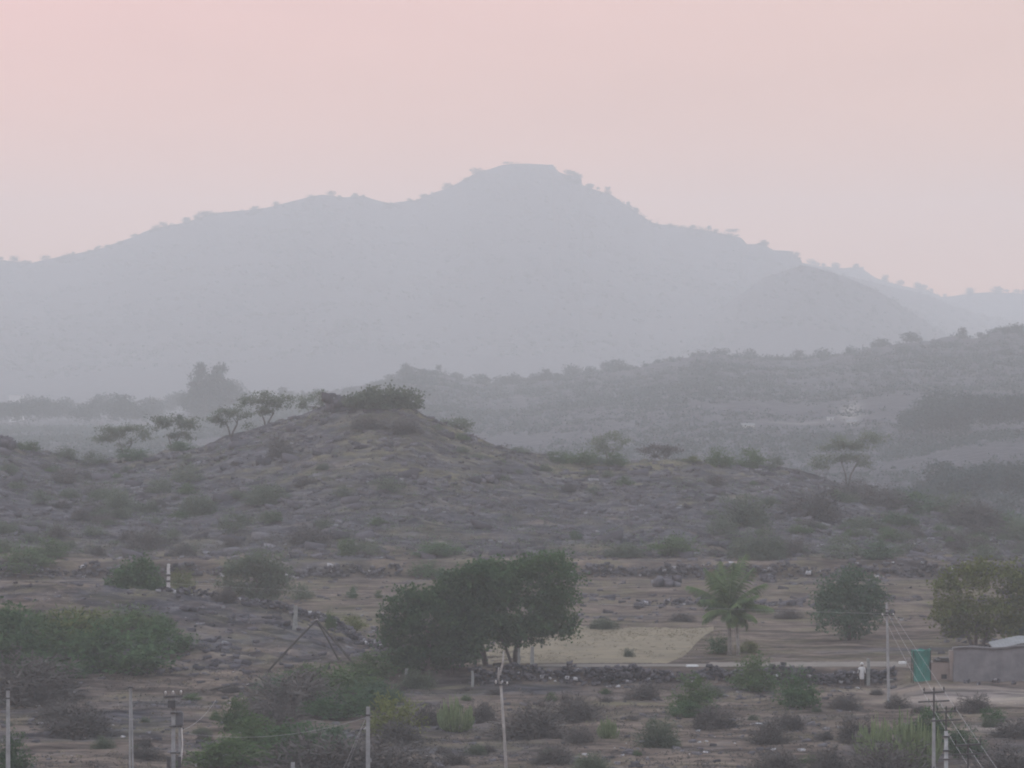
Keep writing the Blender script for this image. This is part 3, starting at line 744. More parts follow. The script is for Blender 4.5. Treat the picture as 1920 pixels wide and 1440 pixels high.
# smaller bushes on the slope
KW = {'grey': 'grey-green', 'greythorn': 'grey twiggy', 'thorn': 'purple-brown', 'green': 'green'}
rb = random.Random(5); items = []
for i in range(600):
    u = rb.uniform(-40, 1960); Yr = float(Y_ridge(u)); Y = rb.uniform(Yr + 22, 1044)
    if len(items) >= 150: break
    den = float(fbm(np.array([u / 190.]), np.array([Y / 80.]), 3)[0]) + .38 + (0.25 if u > 1300 or u < 420 else -.12)
    if rb.random() > den: continue
    w = rb.uniform(18, 60) * (.8 if Y < 930 else 1)
    kind = rb.choice(['grey', 'greythorn', 'thorn', 'thorn', 'grey', 'green', 'greythorn'])
    o = bush(u, Y, w, w * rb.uniform(.38, .6), kind, 'x', 424, 'scrub bushes on the hillside', name='scrub_bush', cat='bush')
    col = ['far left', 'left', 'middle left', 'middle right', 'right', 'far right'][min(5, max(0, int(u // 320)))]
    row = 'upper' if Y < (Yr + 1044) / 2 else 'lower'
    items.append((u, o, KW[kind] + ' bushes on the ' + row + ' hillside, ' + col))
rank(items, '{o} of the {c}')
items = []
for i in range(60):
    u = rb.uniform(-20, 1940); Y = rb.uniform(1290, 1440); w = rb.uniform(16, 44)
    kind = rb.choice(['greythorn', 'thorn', 'thorn', 'green'])
    o = bush(u, Y, w, w * rb.uniform(.4, .7), kind, 'x', 205, 'weed bushes on the near ground', name='weed_bush', cat='bush')
    col = 'left third' if u < 640 else 'middle third' if u < 1280 else 'right third'
    items.append((u, o, KW[kind] + ' weed bushes, ' + ('bottom edge' if Y > 1365 else 'near ground') + ', ' + col))
rank(items, '{o} of the {c}')

# fine ground cover (nobody could count it)
def tufts(name, box, n, w, seed, label, mat, mask=None, thr=.35, leaf=.16, per=14):
    rs = np.random.RandomState(seed); u0, u1, d0, d1 = box
    u = u0 + (u1 - u0) * rs.rand(n); d = d0 + (d1 - d0) * rs.rand(n); x = (u - 960) / F * d
    k = fbm(x / 14 + seed * 3, d / 14, 4) + thr > rs.rand(n)
    if mask is not None: k &= mask(u, d)
    x, d = x[k], d[k]; m = len(x)
    s = w * (.4 + rs.rand(m)); z = land(x, d)
    off = rs.randn(m, per, 3) * np.array([.45, .45, .28]) * s[:, None, None]; off[:, :, 2] = np.abs(off[:, :, 2])
    P = (np.stack([x, d, z], 1)[:, None, :] + off).reshape(-1, 3)
    return tag(link(name, quads_mesh(name, leaf_quads(rs, P, leaf, .5)), mat), label, 'ground cover', kind='stuff')
tufts('dry_weeds', (-80, 2000, 212, 298), 11000, .45, 31, 'low dry weeds over the near ground', G_TWIG, notfield, .3, .12)
tufts('dry_grass', (-80, 2000, 212, 418), 5200, .35, 32, 'thin yellowish dry grass tufts', foliage('dry_grass', (0.10, 0.09, 0.06), (0.2, 0.18, 0.12), .1), notfield, .3, .12)
tufts('stubble', (915, 1350, 305, 349), 2600, .34, 35, 'straw stubble and weeds on the tan field', bpy.data.materials['dry_grass'], None, .3, .1, 10)
tufts('hill_scrub', (-80, 2000, 424, 545), 12000, .75, 33, 'low thorny scrub all over the hillside', G_TWIG, None, .3, .22)
tufts('hill_grass', (-80, 2000, 424, 550), 9000, .8, 34, 'dull green herbs between the hillside stones', G_GREY, None, .25, .22)

# ---- trees with their own outline
def limb(mb, a, b, ra, rb_, rs, bend=.12, n=5):
    a = Vector(a); b = Vector(b); L = (b - a).length
    o = Vector((rs.uniform(-1, 1), rs.uniform(-1, 1), rs.uniform(0, .6))) * L * bend
    pts = [a.lerp(b, t) + o * math.sin(math.pi * t) for t in [i / (n - 1) for i in range(n)]]
    mb.tube(pts, [ra + (rb_ - ra) * i / (n - 1) for i in range(n)], 7)
def lobed_tree(name, px, py, lobes, trunks, mat, label, cat='tree', dmin=205, leaf=.22, dens=1.5, clump=.32, per=10, seed=1, bark=BARK, floor=.05, inner=.3, depth=.8, d=None, fuzz=.34):
    """lobes in photo pixels (cx,cy,rx,ry[,yoff in m]); trunks: list of pixel polylines with radius in m"""
    g = ground(px, py, dmin) if d is None else at_d(px, d)
    py = HZ - F * g.z / g.y
    s = g.y / F; root = empty(name, g); tag(root, label, cat)
    rs = np.random.RandomState(seed); rr = random.Random(seed)
    L = []
    for lb in lobes:
        cx, cy, rx, ry = lb[:4]
        yo = lb[4] if len(lb) > 4 else rr.uniform(-.35, .35) * rx * s
        L.append(((cx - px) * s, yo, (py - cy) * s, rx * s, rx * s * depth, ry * s))
    for (cx, cy, cz, rx, ry, rz) in list(L):          # foliage pads standing out of each mass
        for k in range(7 if rx > 1.0 else 2):
            v = rs.randn(3); v /= np.linalg.norm(v); q = rs.uniform(.28, .46)
            L.append((cx + v[0] * rx * .92, cy + v[1] * ry * .92, cz + v[2] * rz * .92, rx * q, ry * q, rz * q * .8))
    Q = cloud(rs, L, leaf, dens, clump, per, inner=inner, floor=floor, fuzz=fuzz)
    link('crown', quads_mesh('crown', Q), mat, root)
    for poly, r0, r1 in trunks:
        mb = MB(); pts = [((x - px) * s, yy, (py - y) * s) for x, y, yy in poly]; pts[0] = (pts[0][0], pts[0][1], -.3)
        n = len(pts)
        mb.tube(pts, [r0 + (r1 - r0) * i / (n - 1) for i in range(n)], 8)
        end = Vector(pts[-1])
        near = sorted(L, key=lambda q: (Vector(q[:3]) - end).length)[:4]
        for q in near: limb(mb, end, Vector(q[:3]) * .9 + end * .1, r1 * .8, r1 * .25, rr)
        mb.build('trunk', bark, root, True)
    return root
lobed_tree('broadleaf_tree', 955, 1245, [(1020, 1085, 55, 48), (960, 1095, 60, 48), (900, 1110, 52, 50), (1045, 1130, 36, 40), (1010, 1150, 55, 42), (940, 1155, 62, 50), (880, 1160, 45, 48), (1040, 1175, 34, 22), (1000, 1185, 45, 20), (935, 1182, 42, 20), (1040, 1062, 30, 24), (985, 1062, 28, 20), (1068, 1165, 14, 12), (1072, 1185, 12, 8), (918, 1078, 38, 26), (896, 1088, 40, 28), (905, 1120, 48, 40)],
           [([(968, 1245, 0), (968, 1222, 0), (975, 1195, .2)], .30, .22), ([(962, 1228, 0), (945, 1205, .2), (925, 1190, .4)], .12, .10), ([(912, 1246, .5), (906, 1225, .4), (900, 1195, .3)], .25, .2), ([(890, 1247, .2), (893, 1225, .2), (888, 1200, 0)], .16, .12)],
           G_DARK, 'biggest tree, broad dark green dome with two trunks over the end of the terrace wall', leaf=.27, dens=2.6, clump=.27, per=12, inner=.35, fuzz=.42, seed=3, d=302.5)
lobed_tree('broadleaf_tree', 800, 1262, [(770, 1130, 40, 34), (745, 1165, 30, 48), (740, 1205, 26, 44), (790, 1175, 46, 52), (830, 1150, 44, 44), (855, 1195, 40, 44), (800, 1220, 50, 34), (760, 1232, 38, 26), (840, 1228, 40, 24), (870, 1140, 34, 36), (850, 1105, 40, 26), (820, 1112, 34, 26), (885, 1085, 36, 26), (905, 1078, 34, 24), (884, 1212, 30, 26), (868, 1228, 26, 18), (890, 1150, 40, 46)],
           [([(800, 1262, 0), (802, 1235, 0), (806, 1190, 0)], .22, .15), ([(845, 1258, .3), (850, 1232, .3), (850, 1200, .2)], .16, .12)],
           G_DARK, 'lower leafy tree hanging to the ground on the left of the biggest tree', leaf=.27, dens=2.6, clump=.27, per=12, inner=.35, fuzz=.42, seed=4, d=299.0)
lobed_tree('round_tree', 1592, 1200, [(1592, 1085, 34, 18), (1565, 1105, 34, 28), (1620, 1105, 34, 28), (1550, 1135, 28, 26), (1598, 1130, 44, 32), (1640, 1130, 22, 26), (1580, 1160, 44, 26), (1625, 1155, 28, 24), (1600, 1178, 32, 18)],
           [([(1592, 1200, 0), (1592, 1188, 0), (1594, 1160, 0)], .2, .14)], G_BLUE, 'round bushy green tree behind the wired concrete pole', seed=5, dmin=302, leaf=.27, dens=2.1)
lobed_tree('forked_tree', 1838, 1212, [(1810, 1085, 40, 28), (1860, 1080, 44, 30), (1910, 1085, 40, 34), (1780, 1110, 34, 28), (1765, 1145, 26, 24), (1800, 1150, 42, 32), (1850, 1140, 50, 36), (1900, 1140, 44, 34), (1830, 1178, 34, 18), (1870, 1175, 36, 20), (1930, 1115, 34, 44), (1795, 1172, 24, 16)],
           [([(1826, 1213, 0), (1818, 1200, 0), (1806, 1172, 0)], .2, .14), ([(1830, 1213, .1), (1830, 1195, .1), (1832, 1168, .1)], .17, .12), ([(1841, 1213, 0), (1846, 1198, 0), (1858, 1170, 0)], .18, .12)],
           G_YEL, 'olive green tree on forked trunks behind the long grey wall at right', seed=6, dmin=302, leaf=.27, dens=1.9)
lobed_tree('conical_tree', 255, 1114, [(262, 1055, 16, 16), (256, 1075, 34, 20), (232, 1092, 26, 18), (278, 1090, 28, 20), (255, 1100, 42, 14)],
           [([(255, 1114, 0), (255, 1104, 0), (257, 1085, 0)], .14, .1)], G_DARK, 'small dark green cone-shaped tree left of the banded white post', seed=7, dmin=340, leaf=.3, dens=3.2)
# crest
lobed_tree('acacia_thicket', 715, 780, [(720, 742, 44, 18), (755, 752, 34, 20), (690, 752, 32, 18), (662, 758, 18, 14), (720, 768, 50, 22), (745, 775, 50, 24), (690, 782, 40, 22), (780, 775, 20, 16)],
           [([(715, 790, 0), (716, 775, 0), (718, 760, 0)], .2, .15)], G_GREY, 'rounded bushy thicket crowning the summit of the near hill', 'thicket', d=543, seed=8, leaf=.40, dens=1.5, clump=.4)
lobed_tree('crest_tree', 781, 768, [(784, 742, 9, 12), (780, 752, 8, 10)], [([(780, 772, 0), (781, 762, 0), (782, 752, 0)], .12, .07)], G_GREY, 'small upright tree beside the summit thicket, at its right', d=546, seed=9, leaf=.35, dens=1.2)
def acacia(px, py, w, h, label, seed, d, mat=G_ACACIA, tilt=0):
    rr = random.Random(seed); lobes = []
    for i in range(9):
        t = (i + .5) / 9; x = px - w / 2 + w * t + rr.uniform(-4, 4)
        top = py - h * (.62 + .36 * math.sin(math.pi * (t * .8 + .1))) + rr.uniform(-.13, .13) * h - tilt * (t - .5) * h
        lobes.append((x, top, w * rr.uniform(.12, .18), h * rr.uniform(.05, .14), rr.uniform(-1.5, 1.5)))
    for i in range(6):
        lobes.append((px + rr.uniform(-.42, .42) * w, py - h * rr.uniform(.42, .8), w * rr.uniform(.07, .14), h * rr.uniform(.04, .07), rr.uniform(-1, 1)))
    return lobed_tree('umbrella_acacia', px, py, lobes, [([(px, py, 0), (px - 2, py - h * .25, 0), (px - w * .08, py - h * .5, 0)], .16, .08), ([(px + 1, py, .1), (px + w * .06, py - h * .25, .1), (px + w * .16, py - h * .52, .1)], .18, .1)],
               mat, label, d=d, seed=seed, leaf=.3, dens=1.05, clump=.36, per=8, inner=.2, fuzz=.5)
acacia(1588, 912, 118, 84, 'wide flat-topped acacia with bare limbs on the right end of the crest', 21, 552, G_ACACIA, .45)
acacia(498, 806, 96, 62, 'tallest of the flat-topped acacias left of the summit rock', 22, 566)
acacia(432, 824, 80, 56, 'spreading acacia below left of the tallest crest acacia', 23, 560)
acacia(322, 850, 92, 66, 'wide hazy acacia on the left saddle of the crest', 24, 575)
acacia(232, 860, 96, 56, 'leftmost flat-topped acacia, tilting left over the saddle', 25, 572)
acacia(592, 785, 66, 44, 'thin pale acacia just behind the squat crest rock', 26, 590)
acacia(1140, 868, 66, 48, 'thin acacia rising from the green crest hedge at mid photo', 27, 560)
acacia(855, 822, 50, 32, 'small windswept acacia on the right shoulder of the summit', 28, 556)
acacia(1240, 872, 70, 34, 'bare leaning acacia in the crest gap right of the green hedge', 29, 556, G_TWIG)
for a in [
 (1050, 868, 60, 32, 'green', 'left end of the green hedge-like clump on the crest'),
 (1100, 870, 80, 38, 'green', 'middle bush of the green clump on the crest at mid photo'),
 (1155, 872, 60, 26, 'green', 'right end bush of the green clump on the crest'),
 (1350, 876, 66, 50, 'green', 'left of the two tall green bushes on the crest above the palm'),
 (1408, 878, 66, 52, 'green', 'right of the two tall green bushes on the crest above the palm'),
 (1452, 880, 46, 34, 'grey', 'pale bush right beside the two tall crest bushes'),
 (1300, 868, 44, 18, 'yellow', 'small yellow bush on the crest left of the two tall bushes'),
 (340, 846, 70, 26, 'dark', 'dark low bush under the wide hazy acacia'),
 (250, 862, 80, 30, 'dark', 'dark low bush under the leftmost acacia'),
 (175, 872, 60, 32, 'grey', 'grey-green bush on the crest at the left saddle'),
 (120, 862, 60, 34, 'grey', 'grey bush on the crest right of the left edge rocks'),
 (50, 848, 66, 28, 'green', 'green bush on the crest near the left edge'),
 (865, 826, 34, 20, 'green', 'small green bush under the windswept acacia'),
 (820, 808, 34, 16, 'grey', 'grey bush on the right shoulder just below the summit'),
 (760, 812, 70, 34, 'thorn', 'dark thicket hanging under the summit at its right'),
 (690, 805, 80, 30, 'thorn', 'dark scrub just under the summit thicket'),
 (975, 850, 44, 16, 'grey', 'low pale bush on the falling crest line'),
]: bush(*a, dmin=470)
items = []
for i, (u, Y, w, h) in enumerate([(1650, 950, 90, 36), (1710, 960, 100, 40), (1770, 966, 90, 36), (1830, 985, 100, 40), (1885, 1005, 90, 42), (1925, 1020, 80, 44), (1600, 935, 80, 30), (1680, 985, 70, 26)]):
    items.append((u, bush(u, Y, w * 1.25, h * 1.35, ['thorn', 'dark', 'greythorn'][i % 3], 'x', 450, 'dark scrub band on the right shoulder'), 'bushes'))
rank(items, '{o} of the dark {c} banding the right shoulder of the hill')

# ---- palms
def palm(px, py, cpx, cpy, rad, nf, seed, label, mat, dmin=302, droop=1.0, rt=.17, bark=BARK_PALE, name='coconut_palm', up=.7, lf=1.0):
    g = ground(px, py, dmin); s = g.y / F; root = empty(name, g); tag(root, label, 'palm')
    rr = random.Random(seed); c = Vector(((cpx - px) * s, 0, (py - cpy) * s))
    mb = MB(); mb.tube([(0, 0, -.2), c * .3 + Vector((.05, 0, 0)), c * .7, c], [rt * 1.3, rt, rt * .9, rt * .95], 9)
    mb.build('trunk', bark, root, True)
    L = rad * s; fr = MB(); rac = MB()
    for i in range(nf):
        a = i * 2.39996 + rr.uniform(-.2, .2); t = (i + .5) / nf
        el = math.radians(87 - 108 * t ** 1.15) * up + rr.uniform(-.1, .1)
        ln = L * rr.uniform(.85, 1.12) * (1.0 if t < .55 else .78 if t < .8 else .6)
        pts = []; p = c.copy(); e = el
        for k in range(11):
            pts.append(p.copy()); e -= droop * (0.05 + .02 * k) * (1.1 - .5 * math.sin(el))
            p = p + Vector((math.cos(a) * math.cos(e), math.sin(a) * math.cos(e), math.sin(e))) * ln / 10
        rac.tube(pts, [.045 - .0035 * k for k in range(11)], 4, False)
        for k in range(1, 10):
            for q in (0, .25, .5, .75):
                P = pts[k].lerp(pts[k + 1], q); T = (pts[k + 1] - pts[k]).normalized()
                sd = T.cross(Vector((0, 0, 1)))
                if sd.length < .05: sd = Vector((1, 0, 0))
                sd.normalize(); ll = L * .26 * math.sin(math.pi * min(1, (k + q) / 10.5 * .92 + .08)) ** .6 * lf
                for sg in (-1, 1):
                    dv = (sd * sg * .8 + T * .45 + Vector((0, 0, -.42 - .3 * rr.random()))).normalized() * ll
                    w_ = T * .05
                    fr.add([P - w_, P + w_, P + dv * .6 + w_ * .8 + Vector((0, 0, -.03)), P + dv + Vector((0, 0, -ll * .15)), P + dv * .6 - w_ * .8], [(0, 1, 2, 3, 4)])
    fr.build('fronds', mat, root); rac.build('frond_ribs', G_EUPH, root)
    return root
palm(1368, 1229, 1366, 1138, 104, 19, 3, 'coconut palm with a dark-topped stubby trunk and wide feathery fronds', G_PALM, droop=.42, up=1.0)
palm(1384, 1231, 1380, 1152, 66, 9, 8, 'slimmer palm with a straight pale trunk touching the coconut palm', G_PALM, rt=.14)
lobed_tree('weeping_tree', 480, 1134, [(480, 1050, 34, 20), (450, 1064, 30, 24), (512, 1064, 32, 24), (430, 1090, 24, 24), (478, 1078, 42, 26), (530, 1088, 24, 24), (455, 1102, 34, 22), (505, 1104, 36, 22), (480, 1116, 36, 14)],
           [([(480, 1134, 0), (480, 1118, 0), (482, 1090, 0)], .18, .12), ([(488, 1134, 0), (496, 1116, 0), (506, 1096, 0)], .12, .08)], G_GREY, 'shaggy rounded grey-green tree drooping behind the knoll wall', seed=15, dmin=345, leaf=.3, dens=1.5, fuzz=.6)

# ---- hazy distance
lobed_tree('eucalyptus', 392, 800, [(372, 712, 14, 24), (368, 735, 15, 22), (372, 760, 20, 20), (405, 708, 14, 16), (402, 732, 24, 26), (412, 728, 18, 22), (395, 755, 26, 24), (392, 780, 30, 22), (430, 728, 8, 8), (416, 690, 8, 6), (376, 690, 6, 8), (428, 752, 8, 6)],
           [([(385, 812, 0), (384, 770, 0), (374, 720, 0)], .8, .4), ([(398, 812, 0), (402, 770, 0), (408, 715, 0)], .8, .4)], G_FAR, 'tall two-topped tree standing alone above the hazy wood at left', d=1600, seed=12, leaf=.95, dens=.5, clump=.9, per=8, bark=BARK)
def stand(n, u0, u1, d0, d1, hf, wlo, whi, name, fmt, cellf, group, seed):
    q = random.Random(seed); items = []
    for i in range(n):
        u = u0 + (u1 - u0) * (i + q.uniform(.1, .9)) / n; d = q.uniform(d0, d1); g = at_d(u, d)
        h = hf(u) * q.uniform(.86, 1.06); w = h * q.uniform(wlo, whi)
        o = bpy.data.objects.new(name, q.choice(BM['far'])); C.objects.link(o)
        o.location = g; o.scale = (w, w, h * 1.05); o.rotation_euler = (0, 0, q.uniform(0, 6)); tag(o, 'x', 'tree', group)
        items.append((u, o, cellf(u)))
    rank(items, fmt)
stand(60, -30, 650, 1550, 1900, lambda u: (14.0 if u < 450 else 4.5) + 1.6 * math.sin(u / 27.0) - (2.2 if u < 40 or u > 330 else 0), .8, 1.3, 'woodland_tree', '{o} of the hazy wood trees {c}',
      lambda u: 'at the left edge' if u < 100 else 'near the left edge' if u < 215 else 'left of the two-topped tree' if u < 340 else 'around the two-topped tree' if u < 440 else 'behind the crest acacias' if u < 540 else 'behind the squat crest rock', 'trees of the hazy wood behind the hill at left', 8)
stand(30, 1700, 1985, 1040, 1120, lambda u: 12.5 * min(1, .5 + (u - 1690) / 120), .9, 1.4, 'woodland_tree', '{o} of the hazy trees, {c} of the wooded spur',
      lambda u: 'left end' if u < 1770 else 'middle' if u < 1850 else 'right end', 'trees of the wooded spur at right', 9)
stand(22, 1680, 1970, 700, 780, lambda u: 9.0 * (.55 if u < 1750 else 1), 1.0, 1.5, 'valley_tree', '{o} of the {c} of the hazy valley clump',
      lambda u: 'low left trees' if u < 1750 else 'tall middle trees' if u < 1850 else 'tall right trees', 'tree clump in the valley at right', 10)
# skyline trees of the middle ridge
def skyline(n, u0, u1, d0, hmin, hmax, name, fmt, cellf, group, seed, jit=25):
    q = random.Random(seed); items = []
    for i in range(n):
        u = q.uniform(u0, u1); d = d0 + q.uniform(-jit, jit * .4); g = at_d(u, d)
        h = hmin + (hmax - hmin) * q.random() ** 2.2; w = h * q.uniform(.9, 1.7)
        o = bpy.data.objects.new(name, q.choice(BM['far'])); C.objects.link(o)
        o.location = g - Vector((0, 0, h * .38)); o.scale = (w, w, h * 1.15); o.rotation_euler = (0, 0, q.uniform(0, 6)); tag(o, 'x', 'tree', group)
        items.append((u, o, cellf(u)))
    rank(items, fmt)
def cuts(*a):
    return lambda u: next(w for lim, w in a if u < lim)
skyline(95, 480, 1960, 1750, 3.5, 9, 'ridge_tree', '{o} of the middle ridge trees {c}', cuts((700, 'left of its small peak'), (830, 'on its small peak'), (940, 'right of its small peak'), (1080, 'in its first dip'), (1210, 'above the crest hedge'), (1320, 'up to its square knob'), (1440, 'right of its square knob'), (1560, 'in its second dip'), (1680, 'on its long rise'), (1800, 'near its top'), (3000, 'at the right edge')), 'trees along the middle ridge', 41, 50)
skyline(60, -20, 900, 3795, 4, 11, 'mountain_tree', '{o} of the mountain skyline trees, {c}', cuts((130, 'left edge'), (270, 'low left slope'), (400, 'middle left slope'), (540, 'below the left hump'), (690, 'on the left hump'), (790, 'in the saddle'), (3000, 'rising to the peak')), 'trees on the left mountain skyline', 42, 40)
skyline(40, 1060, 1500, 3795, 4, 10, 'mountain_tree', '{o} of the mountain skyline trees, right {c}', cuts((1170, 'just under the peak'), (1270, 'steep upper slope'), (1380, 'middle slope'), (3000, 'lower slope')), 'trees on the right mountain skyline', 43, 40)
skyline(36, 1500, 1960, 4445, 5, 14, 'mountain_tree', '{o} of the farthest ridge trees, {c}', cuts((1620, 'upper left part'), (1740, 'falling part'), (1850, 'low dip'), (3000, 'right edge')), 'trees on the farthest ridge', 44, 40)
def far_tree(px, Yb, w, h, d, label, name='ridge_tree'):
    g = at_d(px, d); s = d / F
    o = bpy.data.objects.new(name, BM['far'][0]); C.objects.link(o); o.location = g + Vector((0, 0, h * s * .25)); o.scale = (w * s, w * s, h * s); tag(o, label, 'tree')
far_tree(822, 700, 16, 20, 1755, 'lone round tree on the falling line of the nearer hazy peak')
far_tree(1139, 355, 16, 12, 3790, 'lone tree leaning on the mountain slope right of the peak', 'mountain_tree')
far_tree(1372, 440, 34, 12, 3790, 'wide flat tree on the mountain skyline halfway down the right slope', 'mountain_tree')
far_tree(948, 308, 20, 7, 3790, 'small bush on the very peak of the mountain', 'mountain_tree')
# scrub masses on far slopes (a wood that reads as one mass)
def far_scrub(name, u0, u1, d0, d1, n, w, seed, label):
    rs = np.random.RandomState(seed)
    u = u0 + (u1 - u0) * rs.rand(n); d = d0 + (d1 - d0) * rs.rand(n); x = (u - 960) / F * d
    k = fbm(x / 60 + seed, d / 60, 4) + .45 > rs.rand(n)
    x, d = x[k], d[k]; m = len(x); s = w * (.4 + rs.rand(m)); z = land(x, d)
    off = rs.randn(m, 26, 3) * np.array([.42, .42, .3]) * s[:, None, None]; off[:, :, 2] = np.abs(off[:, :, 2])
    P = (np.stack([x, d, z], 1)[:, None, :] + off).reshape(-1, 3)
    Q = leaf_quads(rs, P, w * .3, .7)
    tag(link(name, quads_mesh(name, Q), G_FAR), label, 'scrub', kind='stuff')
far_scrub('middle_ridge_scrub', 420, 2200, 1000, 1790, 20000, 2.5, 51, 'hazy scrub covering the middle ridge and the plain before it')
far_scrub('mountain_scrub', -300, 2250, 2700, 4440, 20000, 3.5, 52, 'haze-blurred scrub covering the mountain slopes')
far_scrub('plain_scrub', -300, 560, 1000, 1700, 9000, 2.6, 54, 'hazy scrub on the plain around the wood at left')
far_scrub('valley_scrub', -250, 2200, 600, 1000, 7000, 2.0, 53, 'hazy scrub in the valley behind the near hill')

# ------------------------------------------------------------------ poles, posts and wires
def pole_root(name, px, top, height, label, cat='utility pole', base=None, d=None):
    """find the distance at which a pole of this height has its top at this row"""
    if base is not None: g = ground(px, base)
    elif d is not None: g = at_d(px, d)
    else:
        best = None
        for dd in np.linspace(120, 300, 600):
            g_ = at_d(px, dd); r = HZ - F * (g_.z + height) / dd
            if best is None or abs(r - top) < best[0]: best = (abs(r - top), g_)
        g = best[1]
    return tag(empty(name, g), label, cat)
def shaft(root, h, w0, w1, mat=CONC, lean=0.0, groove=True, z0=-.4):
    mb = MB(); a = Vector((0, 0, z0)); b = Vector((lean, 0, h))
    for i in range(1):
        hx0, hx1 = w0 / 2, w1 / 2; vs = []
        for z, r, ox in ((z0, hx0, 0), (h, hx1, lean)):
            for x, y in ((-r, -r * .7), (r, -r * .7), (r, r * .7), (-r, r * .7)): vs.append((x + ox, y, z))
        mb.add(vs, [(3, 2, 1, 0), (4, 5, 6, 7), (0, 1, 5, 4), (1, 2, 6, 5), (2, 3, 7, 6), (3, 0, 4, 7)])
    return mb.build('shaft', mat, root)
def part_box(root, name, c, d, mat, rz=0): mb = MB(); mb.box(c, d, rz); return mb.build(name, mat, root)
def insulator(root, c, r=.07, h=.22, mat=PORC):
    mb = MB(); c = Vector(c)
    mb.tube([c, c + Vector((0, 0, h * .3)), c + Vector((0, 0, h * .35)), c + Vector((0, 0, h * .6)), c + Vector((0, 0, h * .65)), c + Vector((0, 0, h))], [r * .4, r * .5, r, r * .6, r * .9, r * .3], 8)
    return mb.build('insulator', mat, root, True)
# leftmost plain concrete pole
p = pole_root('concrete_pole', 15, 1294, 8.0, 'plain concrete pole with a small cap at the left edge of the photo')
shaft(p, 8.0, .26, .17); part_box(p, 'cap', (0, 0, 8.06), (.24, .2, .12), STEEL); part_box(p, 'clamp', (0, 0, 7.6), (.23, .2, .06), STEEL)
# thin double pole
p = pole_root('concrete_pole', 246, 1291, 8.0, 'concrete pole of two thin uprights left of the transformer pole')
for s_ in (-1, 1):
    mb = MB(); mb.tube([(.10 * s_ + .05, 0, -.3), (.07 * s_, 0, 5), (.035 * s_ - .03, 0, 8.0)], [.065, .06, .05], 4); mb.build('upright', CONC, p)
for z in (1.5, 3.2, 4.9, 6.4): part_box(p, 'brace', (0, 0, z), (.2, .08, .1), CONC)
part_box(p, 'cap', (-.03, 0, 8.05), (.26, .2, .08), STEEL); part_box(p, 'bracket', (.16, 0, 7.2), (.3, .06, .05), STEEL)
# transformer pole
p = PT = pole_root('transformer_pole', 325, 1300, 8.5, 'pole crowded with a transformer, insulators and cable near the bottom left', 'transformer pole')
shaft(p, 8.5, .24, .17); mb = MB(); mb.tube([(.3, 0, -.3), (.34, 0, 3.5), (.30, 0, 6.9)], [.07, .065, .06], 5); mb.build('second_upright', CONC, p)
ca = part_box(p, 'crossarm', (0, -.12, 8.35), (1.0, .08, .1), STEEL, .5)
for x in (-.4, 0, .42): insulator(ca, (x * .88, -.12 + x * .48, 8.42))
part_box(p, 'switch_box', (-.05, -.2, 8.0), (.38, .3, .36), STEEL); part_box(p, 'clamp', (.06, 0, 7.55), (.4, .3, .07), STEEL)
part_box(p, 'clamp', (.12, 0, 6.9), (.62, .3, .07), STEEL)
mb = MB(); mb.box((.30, .15, 7.25), (.34, .34, .6)); mb.box((.30, .15, 7.58), (.26, .26, .06)); mb.build('transformer_tank', plain('grey_paint', (.07, .075, .08), (.11, .11, .12), 3), p)
for s_ in (-1, 1): part_box(p, 'fuse_box', (.27 * s_ + .05, -.15, 5.15), (.16, .16, .55), STEEL)
mb = MB(); mb.tube([(.42, -.1, 6.8), (.46, -.1, 6.0), (.40, -.1, 5.3), (.36, -.1, 5.0)], .035, 6); mb.build('cable', PORC, p)
for z in (5.6, 4.6, 3.6): part_box(p, 'clamp', (.1, 0, z), (.5, .26, .06), STEEL)
# stayed pole
p = PD = pole_root('concrete_pole', 690, 1325, 8.0, 'plain pale concrete pole with two stay wires running down to its left')
shaft(p, 8.0, .26, .18); part_box(p, 'clamp', (0, 0, 7.6), (.24, .2, .08), STEEL); part_box(p, 'bolt', (.13, 0, 5.4), (.1, .1, .16), CONC)
for q in (0, 1):
    mb = MB(); mb.tube([(-.08, 0, 7.55), (-1.1 + .12 * q, -.2 + .5 * q, 5.2 - .1 * q), (-2.9 + .2 * q, -.5 + q, 1.2 - .1 * q), (-3.6 + .2 * q, -.5 + 1.2 * q, -.2)], .010, 4); mb.build('stay_wire', ALU, p)
# stub
p = pole_root('concrete_pole', 549, 1430, 7.0, 'top of a short concrete pole just showing at the bottom edge'); shaft(p, 7.0, .24, .17)
# leaning wooden pole
p = PE = pole_root('wooden_pole', 951, 1285, 6.9, 'leaning grey wooden pole with a forked splice and crossbar in front of the biggest tree')
mb = MB(); mb.tube([(0, 0, -.4), (-.02, 0, 1.5), (-.15, 0, 4.0), (-.36, 0, 7.1)], [.10, .09, .08, .07], 8); mb.build('lower_pole', GREYWOOD, p, True)
mb = MB(); mb.tube([(-.42, .12, 6.9), (-.36, .12, 7.6), (-.24, .12, 8.1), (-.2, .12, 8.75)], [.075, .07, .06, .045], 7); mb.build('spliced_pole', GREYWOOD, p, True)
mb = MB(); mb.tube([(-.40, -.1, 6.9), (-.5, -.1, 7.4), (-.46, -.1, 7.9)], [.055, .05, .04], 7); mb.build('forked_arm', GREYWOOD, p, True)
part_box(p, 'crossbar', (-.32, -.14, 6.95), (.75, .09, .07), STEEL, .15); insulator(p, (-.62, -.19, 6.98)); insulator(p, (.0, -.1, 6.9)); part_box(p, 'strap', (-.36, -.02, 7.3), (.1, .26, .32), STEEL)
